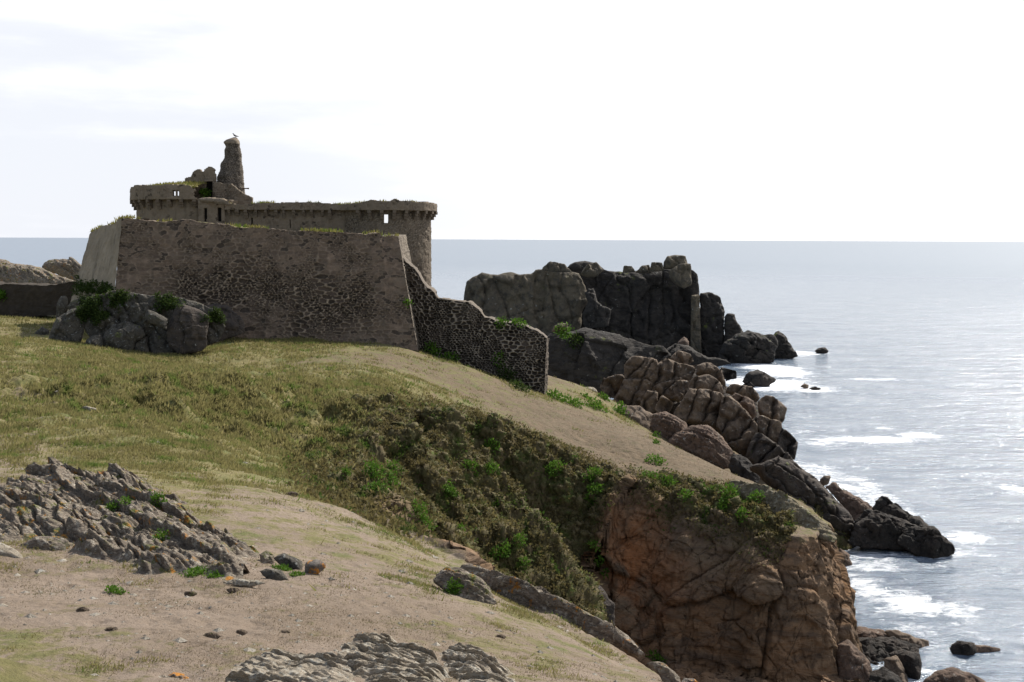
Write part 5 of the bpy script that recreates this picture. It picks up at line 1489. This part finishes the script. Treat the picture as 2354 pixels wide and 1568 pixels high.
def clump(u, v, rpx, label, mat='leaf', cat='plant', name='leafy_plant', group=None, dens=1.0, size=None, flat_=.55, squash=1.0):
    p, n = hit3(u, v)
    if p is None: return
    D = p[1]; Rm = rpx * D / F
    k = int(np.clip(rpx * rpx * .55 * dens, 80, 1600))
    q = RNG.normal(size=(k, 3)); q /= np.linalg.norm(q, axis=1)[:, None]
    q *= RNG.random(k)[:, None] ** .4
    lob = 1 + .5 * perlin(q * 2.3 + u * .1)
    q *= lob[:, None]
    # flatten along the surface normal
    q = q * Rm * squash
    nn = n * np.sign(n @ (CAM - p))
    q -= (q @ nn)[:, None] * nn * (1 - flat_)
    P = p + q + nn * Rm * .12
    sz = size or max(.03, 2.6 * D / F * 1.6)
    st = empty(name, p)
    o = leaves('foliage', P, q / np.maximum(np.linalg.norm(q, axis=1)[:, None], 1e-6), RNG.uniform(.6, 1.3, k) * sz, mat, parent=st)
    # stems from the root
    m_ = 14; tip = P[RNG.choice(k, m_)]; b0 = p - nn * Rm * .15
    s = np.cross(tip - b0, [0, 1.0, .2]); s /= np.maximum(np.linalg.norm(s, axis=1)[:, None], 1e-6); s *= sz * .12
    V = np.stack([b0 - s, b0 + s, tip + s * .3, tip - s * .3], 1).reshape(-1, 3)
    mk('stem', V, np.arange(4 * m_).reshape(m_, 4), M['leaf_dark'], parent=st, attrs={'rnd': np.full(4 * m_, .3)}, smooth=False)
    tag(st, label, cat, group)
    return st


def hug(u, v, rpx, label, mat='leaf_dark', cat='ivy', name='ivy', size=.13, n=240):
    """creeper lying on the surface it grows over"""
    p0, _n = hit3(u, v)
    if p0 is None: return
    A_, B_ = [], []
    ph = RNG.uniform(0, 6.28, 3)
    for k in range(n):
        a = RNG.uniform(0, 2 * np.pi)
        rr = rpx * math.sqrt(RNG.random()) * (1 + .35 * math.sin(3 * a + ph[0]) + .25 * math.sin(5 * a + ph[1]))
        q, nn = hit3(u + rr * math.cos(a) * 1.15, v + rr * math.sin(a) * .85)
        if q is None or abs(q[1] - p0[1]) > 4: continue
        nn = nn * np.sign(nn @ (CAM - q))
        c = 9
        A_.append(q + nn * (.03 + .12 * RNG.random((c, 1)) * (1 - rr / rpx / 1.8)) + RNG.normal(size=(c, 3)) * .09); B_.append(np.repeat(nn[None], c, 0))
    P = np.vstack(A_); st = empty(name, p0)
    leaves('foliage', P, np.vstack(B_), RNG.uniform(.5, 1.3, len(P)) * size, mat, parent=st, up=.1)
    m_ = 12; tip = P[RNG.choice(len(P), m_)]; b0 = P[RNG.choice(len(P), m_)]
    s = np.cross(tip - b0, [0, 1.0, .2]); s /= np.maximum(np.linalg.norm(s, axis=1)[:, None], 1e-6); s *= .012
    V = np.stack([b0 - s, b0 + s, tip + s * .3, tip - s * .3], 1).reshape(-1, 3)
    mk('stem', V, np.arange(4 * m_).reshape(m_, 4), M['leaf_dark'], parent=st, attrs={'rnd': np.full(4 * m_, .3)}, smooth=False)
    return tag(st, label, cat)


GP_ = 'bright green plants on the gully slope'
for (x, y, r) in [(230, 330, 60), (110, 440, 60), (230, 440, 40), (240, 640, 40), (760, 480, 70), (775, 560, 60), (745, 610, 45), (770, 850, 45), (790, 930, 40), (825, 1000, 30), (300, 880, 60), (370, 820, 50), (250, 890, 40), (400, 940, 40), (560, 450, 70), (20, 580, 40)]:
    u, v = A4([(x, y)])[0]
    clump(u, v, r * .4371 * .8, 'bright green leafy plant growing on the dark gully slope', group=GP_)
for (x, y, r) in [(1480, 730, 60), (1545, 765, 60), (1500, 800, 50), (1660, 890, 60), (1690, 940, 45), (1380, 735, 25), (1940, 720, 30), (1560, 720, 40), (1830, 960, 30), (1780, 800, 40)]:
    u, v = A3([(x, y)])[0]
    clump(u, v, r * .5779 * .8, 'bright green leafy plant growing on the dark gully slope', group=GP_)
GC = 'green plants on the cliff top'
for (x, y, r, lb) in [(1090, 415, 65, 'green plant clump, nearest the head of the reddish cliff top'), (1060, 490, 60, 'green plant spilling over the reddish cliff just below the top clump'), (1150, 530, 60, 'green plant at the middle of the cliff edge'),
                      (1480, 590, 80, 'largest bright green bush hanging on the cliff edge'), (1450, 650, 60, 'green plant hanging left below the largest cliff bush'), (1545, 690, 50, 'green plant trailing below the largest cliff bush'), (1620, 600, 55, 'small green plant right of the largest cliff bush'), (1250, 590, 50, 'dull green plant between the middle one and the largest cliff bush')]:
    u, v = A4([(x, y)])[0]
    clump(u, v, r * .4371 * .85, lb, group=GC)
for (x, y, r, lb) in [(30, 1090, 45, 'green tuft on the cracked rock by the gully rim'), (1080, 1440, 45, 'bright green plant on the rim near the bottom of the picture'), (1125, 1462, 30, 'small green sprig right of the rim plant near the bottom')]:
    u, v = A4([(x, y)])[0]; clump(u, v, r * .4371, lb)
for (x, y, r, lb) in [(630, 845, 38, 'green moss patch on top of the layered ridge'), (500, 850, 25, 'dark green tuft between the left outcrop beds'), (780, 1140, 55, 'bright grass tuft under the overhanging slab'), (850, 1150, 35, 'smaller grass tuft right of the overhanging slab'), (1120, 1120, 35, 'green plant among the low stones'), (1180, 1145, 30, 'green plant at the foot of the orange-capped stone'), (460, 1210, 40, 'lone green grass patch on bare soil'), (440, 880, 35, 'yellow-green plant below the orange lichen crest'), (640, 1000, 40, 'green plant in a joint of the long tilted bed'), (1810, 1195, 38, 'green tuft on the near end of the rim ledge')]:
    u, v = A3([(x, y)])[0]; clump(u, v, r * .5779, lb, flat_=.35)
GW = 'green plants by the ruined wall'
for (x, y, r, lb, mt) in [(235, 625, 50, 'grassy green plant at the upper foot of the rubble wall', 'leaf'), (320, 660, 55, 'grassy green plant further down the foot of the rubble wall', 'leaf'), (570, 665, 40, 'bright green ivy crown climbing the rubble wall', 'leaf'), (600, 740, 65, 'dark green ivy hanging below the ivy crown', 'leaf_dark'), (660, 810, 55, 'dark ivy at the lowest foot of the rubble wall', 'leaf_dark'),
                          (985, 850, 28, 'small green plant by the pale boulder behind the wall', 'leaf'), (1075, 858, 35, 'green plant right of the flat pale stone', 'leaf'), (840, 860, 60, 'low green bush by the end of the rubble wall', 'leaf'), (920, 885, 60, 'low green bush on the sandy bank', 'leaf'), (1030, 900, 60, 'low green bush nearest the brown bluff', 'leaf'), (1160, 930, 55, 'green plant on top of the brown bluff', 'leaf'), (1330, 1045, 25, 'green sprig in the crack right of the bluff', 'leaf'), (1335, 1078, 20, 'lowest green sprig under the bluff crack', 'leaf'),
                          (880, 525, 45, 'green plant on the crest of the black bank', 'leaf'), (940, 580, 45, 'green patch on the face of the black bank', 'leaf_dark'), (580, 487, 35, 'green growth on the rubble wall top, left', 'leaf'), (660, 492, 40, 'green growth on the rubble wall top, right', 'leaf'), (115, 390, 25, 'green weed where the rubble wall meets the bastion', 'leaf')]:
    u, v = A2([(x, y)])[0]; clump(u, v, r * .469, lb, mt, group=GW)
for (x, y, r, lb, mt) in [(800, 400, 120, 'ivy on the left foot of the bastion, lit yellow-green at the edge', 'leaf_dark'), (960, 420, 130, 'dark ivy climbing the middle of the bastion side wall', 'leaf_dark'), (1130, 430, 90, 'dark ivy at the corner of the bastion', 'leaf_dark'), (950, 570, 110, 'ivy mound above the big grey boulder', 'leaf_dark'), (880, 680, 80, 'ivy hanging beside the flat boulder top', 'leaf_dark'), (10, 480, 50, 'green shrub in front of the low dark wall', 'leaf'), (1250, 520, 120, 'low dark greenery below the bastion corner', 'leaf_dark'), (1050, 700, 90, 'dark scrub among the bastion rocks', 'leaf_dark'), (2280, 700, 110, 'dark scrub against the bastion wall right of the red boulder', 'leaf_dark'), (1750, 560, 120, 'dark greenery over the rocks under the bastion', 'leaf_dark')]:
    u, v = A7([(x, y)])[0]; hug(u, v, r * .2187 * .85, lb, mt, n=130, size=.11)
u, v = A6([(990, 780)])[0]; clump(u, v, 11, 'little round green bush in front of the upper castle doorway', 'leaf', 'bush', 'bush', dens=4, size=.16, flat_=.9)

# grass along wall tops
pts = []; nr_l = []
for A_, k_ in ((T, 2600), (T2, 500)):
    j = RNG.random(k_) * (len(A_) - 1.01); a = j.astype(int); f_ = (j - a)[:, None]
    q = A_[a] * (1 - f_) + A_[a + 1] * f_
    w_ = np.clip(.25 + 2.4 * perlin(q * .4 + 2), 0, 1)
    q = q[RNG.random(k_) < w_]; q = q + RNG.normal(size=q.shape) * (.05, .25, .02) + (0, .3, 0)
    pts.append(q)
tpw = px(tp_[:, 0], tp_[:, 1], Yw)
for (xa, xb, Yv, zf, k_) in ((UX(530, YC), UX(990, YC), YC - .2, None, 2600),):
    x_ = RNG.uniform(xa, xb, k_); u_ = 1176.5 + x_ / (YC - .45) * F
    z_ = zh(np.interp(u_, ct[:, 0], ct[:, 1]), YC - .45) - .05
    q = np.stack([x_, np.full(k_, Yv) + RNG.uniform(-.25, .3, k_), z_], -1)
    pts.append(q[RNG.random(k_) < np.clip(.12 + 2.4 * perlin(q * .5), 0, 1)])
a_ = RNG.uniform(0, 2 * np.pi, 4500); r_ = np.sqrt(RNG.random(4500)) * 5.1
k_ = r_ * np.sin(a_) < 1.6; a_ = a_[k_]; r_ = r_[k_]
z_ = 26.45 + .65 * (1 - (r_ / 5.2) ** 2) + .25 * r_ * np.sin(a_) / 5 * (1 - r_ / 5.2)
q = np.stack([LT[0] + r_ * np.sin(a_), LT[1] + r_ * np.cos(a_), z_], -1); pts.append(q)
P = np.vstack(pts); hh = RNG.uniform(.10, .34, len(P))
o = blades('wall_top_grass', P, np.zeros((len(P), 3)) + (0, 0, 1.0), hh, hh * .16, 'grass_top', .5)
tag(o, 'yellow-green grass growing along the tops of the bastion and castle walls', 'grass', kind='stuff')
# small stones strewn on the bare soil
sw_ = (np.clip(.5 - g_grass, .02, 1) * (g_d < -.3) * vis * (Rr < 60)) * cell / np.maximum(Rr, 1)
P, N, i = sample(sw_, 1700)
ico = np.array([(1, 0, 0), (-1, 0, 0), (0, 1, 0), (0, -1, 0), (0, 0, 1), (0, 0, -1)], float)
icf = np.array([(0, 2, 4), (2, 1, 4), (1, 3, 4), (3, 0, 4), (2, 0, 5), (1, 2, 5), (3, 1, 5), (0, 3, 5)])
sz = (RNG.pareto(2.6, len(P)) + .6).clip(.5, 4) * .0011 * Rr[i]
V = (ico[None] * RNG.uniform(.6, 1.3, (len(P), 6, 1)) * np.array([1.2, 1.0, .6]) * sz[:, None, None]) + P[:, None]
ang_ = RNG.random(len(P)) * 6.28
o = mk('gravel', V.reshape(-1, 3), (icf[None] + 6 * np.arange(len(P))[:, None, None]).reshape(-1, 3), M['pebble'], smooth=False)
tag(o, 'small loose stones strewn over the bare soil', 'gravel', kind='stuff')


# ------------------------------------------------------------------ light, sky, camera
SUN_EL, SUN_AZ = 45.0, 38.0
el = math.radians(SUN_EL); az = math.radians(SUN_AZ)
S = Vector((math.sin(az) * math.cos(el), math.cos(az) * math.cos(el), math.sin(el)))
ld = bpy.data.lights.new('sun', 'SUN'); ld.energy = 5.0; ld.angle = math.radians(.53); ld.color = (1.0, .95, .87)
lo = bpy.data.objects.new('sun', ld); COL.objects.link(lo); lo.rotation_euler = S.to_track_quat('Z', 'Y').to_euler(); lo.location = (40, 60, 80)

w = bpy.data.worlds.new('World'); scene.world = w; w.use_nodes = True
t = w.node_tree; t.nodes.clear()
def wn(typ, **kw):
    x = t.nodes.new(typ)
    for k, v in kw.items(): setattr(x, k, v)
    return x
out = wn('ShaderNodeOutputWorld'); bg = wn('ShaderNodeBackground'); t.links.new(bg.outputs[0], out.inputs[0])
sky = wn('ShaderNodeTexSky', sky_type='NISHITA'); sky.sun_disc = False
sky.sun_elevation = el; sky.sun_rotation = az; sky.altitude = 20; sky.air_density = 1.0; sky.dust_density = 0.4; sky.ozone_density = 1.0
tc = wn('ShaderNodeTexCoord')
def wmath(op, a, b=0.0, clamp=False):
    x = wn('ShaderNodeMath', operation=op); x.use_clamp = clamp
    for i, v in enumerate((a, b)):
        if isinstance(v, (int, float)): x.inputs[i].default_value = v
        else: t.links.new(v, x.inputs[i])
    return x.outputs[0]
def wnoise(scale, detail, mp, loc=(0, 0, 0)):
    mm = wn('ShaderNodeMapping'); t.links.new(tc.outputs['Generated'], mm.inputs[0]); mm.inputs['Scale'].default_value = mp; mm.inputs['Location'].default_value = loc
    x = wn('ShaderNodeTexNoise'); t.links.new(mm.outputs[0], x.inputs['Vector']); x.inputs['Scale'].default_value = scale; x.inputs['Detail'].default_value = detail; x.inputs['Roughness'].default_value = .55
    return x.outputs['Fac']
sep = wn('ShaderNodeSeparateXYZ'); t.links.new(tc.outputs['Generated'], sep.inputs[0])
def wramp(f, a, c, lo_=0.0, hi_=1.0):
    r = wn('ShaderNodeMapRange', interpolation_type='SMOOTHSTEP'); t.links.new(f, r.inputs[0])
    for i, v in enumerate((a, c, lo_, hi_)): r.inputs[i + 1].default_value = v
    return r.outputs[0]
def wmix(f, a, c):
    x = wn('ShaderNodeMix', data_type='RGBA')
    for i, v in ((0, f), (6, a), (7, c)):
        if isinstance(v, (tuple, float)): x.inputs[i].default_value = v
        else: t.links.new(v, x.inputs[i])
    return x.outputs[2]
dt = wn('ShaderNodeVectorMath', operation='DOT_PRODUCT'); t.links.new(tc.outputs['Generated'], dt.inputs[0]); dt.inputs[1].default_value = (.42, .52, 0.25)
dv = dt.outputs['Value']
# thin high veil lit by the sun, thickest towards the sun, thin behind the viewer
veil = wmix(wramp(dv, .42, .66), (6.75, 6.95, 7.45, 1), (8.8, 8.9, 9.0, 1))
high = wramp(sep.outputs[2], .32, .80, 1.0, .38)
cl = wnoise(2.0, 7, (1, 1, 4.5), (.35, .1, 0))
cl2 = wnoise(5.0, 6, (1, 1, 7.0), (.1, .7, .3))
cl = wmath('ADD', cl, wmath('MULTIPLY', wmath('SUBTRACT', dv, .30), .55))
cl = wmath('ADD', cl, wmath('MULTIPLY', wmath('SUBTRACT', cl2, .5), .35))
veil = wmix(wramp(cl, .50, .74), veil, (9.0, 9.0, 9.1, 1))
col_ = wmix(wmath('MULTIPLY', high, wramp(dv, -.45, .15, .22, .97)), sky.outputs[0], veil)
t.links.new(col_, bg.inputs[0]); bg.inputs[1].default_value = .1

cd = bpy.data.cameras.new('camera'); cd.sensor_width = 36; cd.lens = 36 * F / 2353; cd.clip_end = 200000; cd.clip_start = .1
co = bpy.data.objects.new('camera', cd); COL.objects.link(co)
co.matrix_world = Matrix(((_r[0], _u[0], -_f[0], CAM[0]), (_r[1], _u[1], -_f[1], CAM[1]), (_r[2], _u[2], -_f[2], CAM[2]), (0, 0, 0, 1)))
scene.camera = co
vs_ = scene.view_settings
vs_.view_transform = 'Standard'; vs_.look = 'None'; vs_.exposure = 0.42; vs_.gamma = 1.0; vs_.use_curve_mapping = False
scene.render.engine = 'CYCLES'
scene.cycles.max_bounces = 6
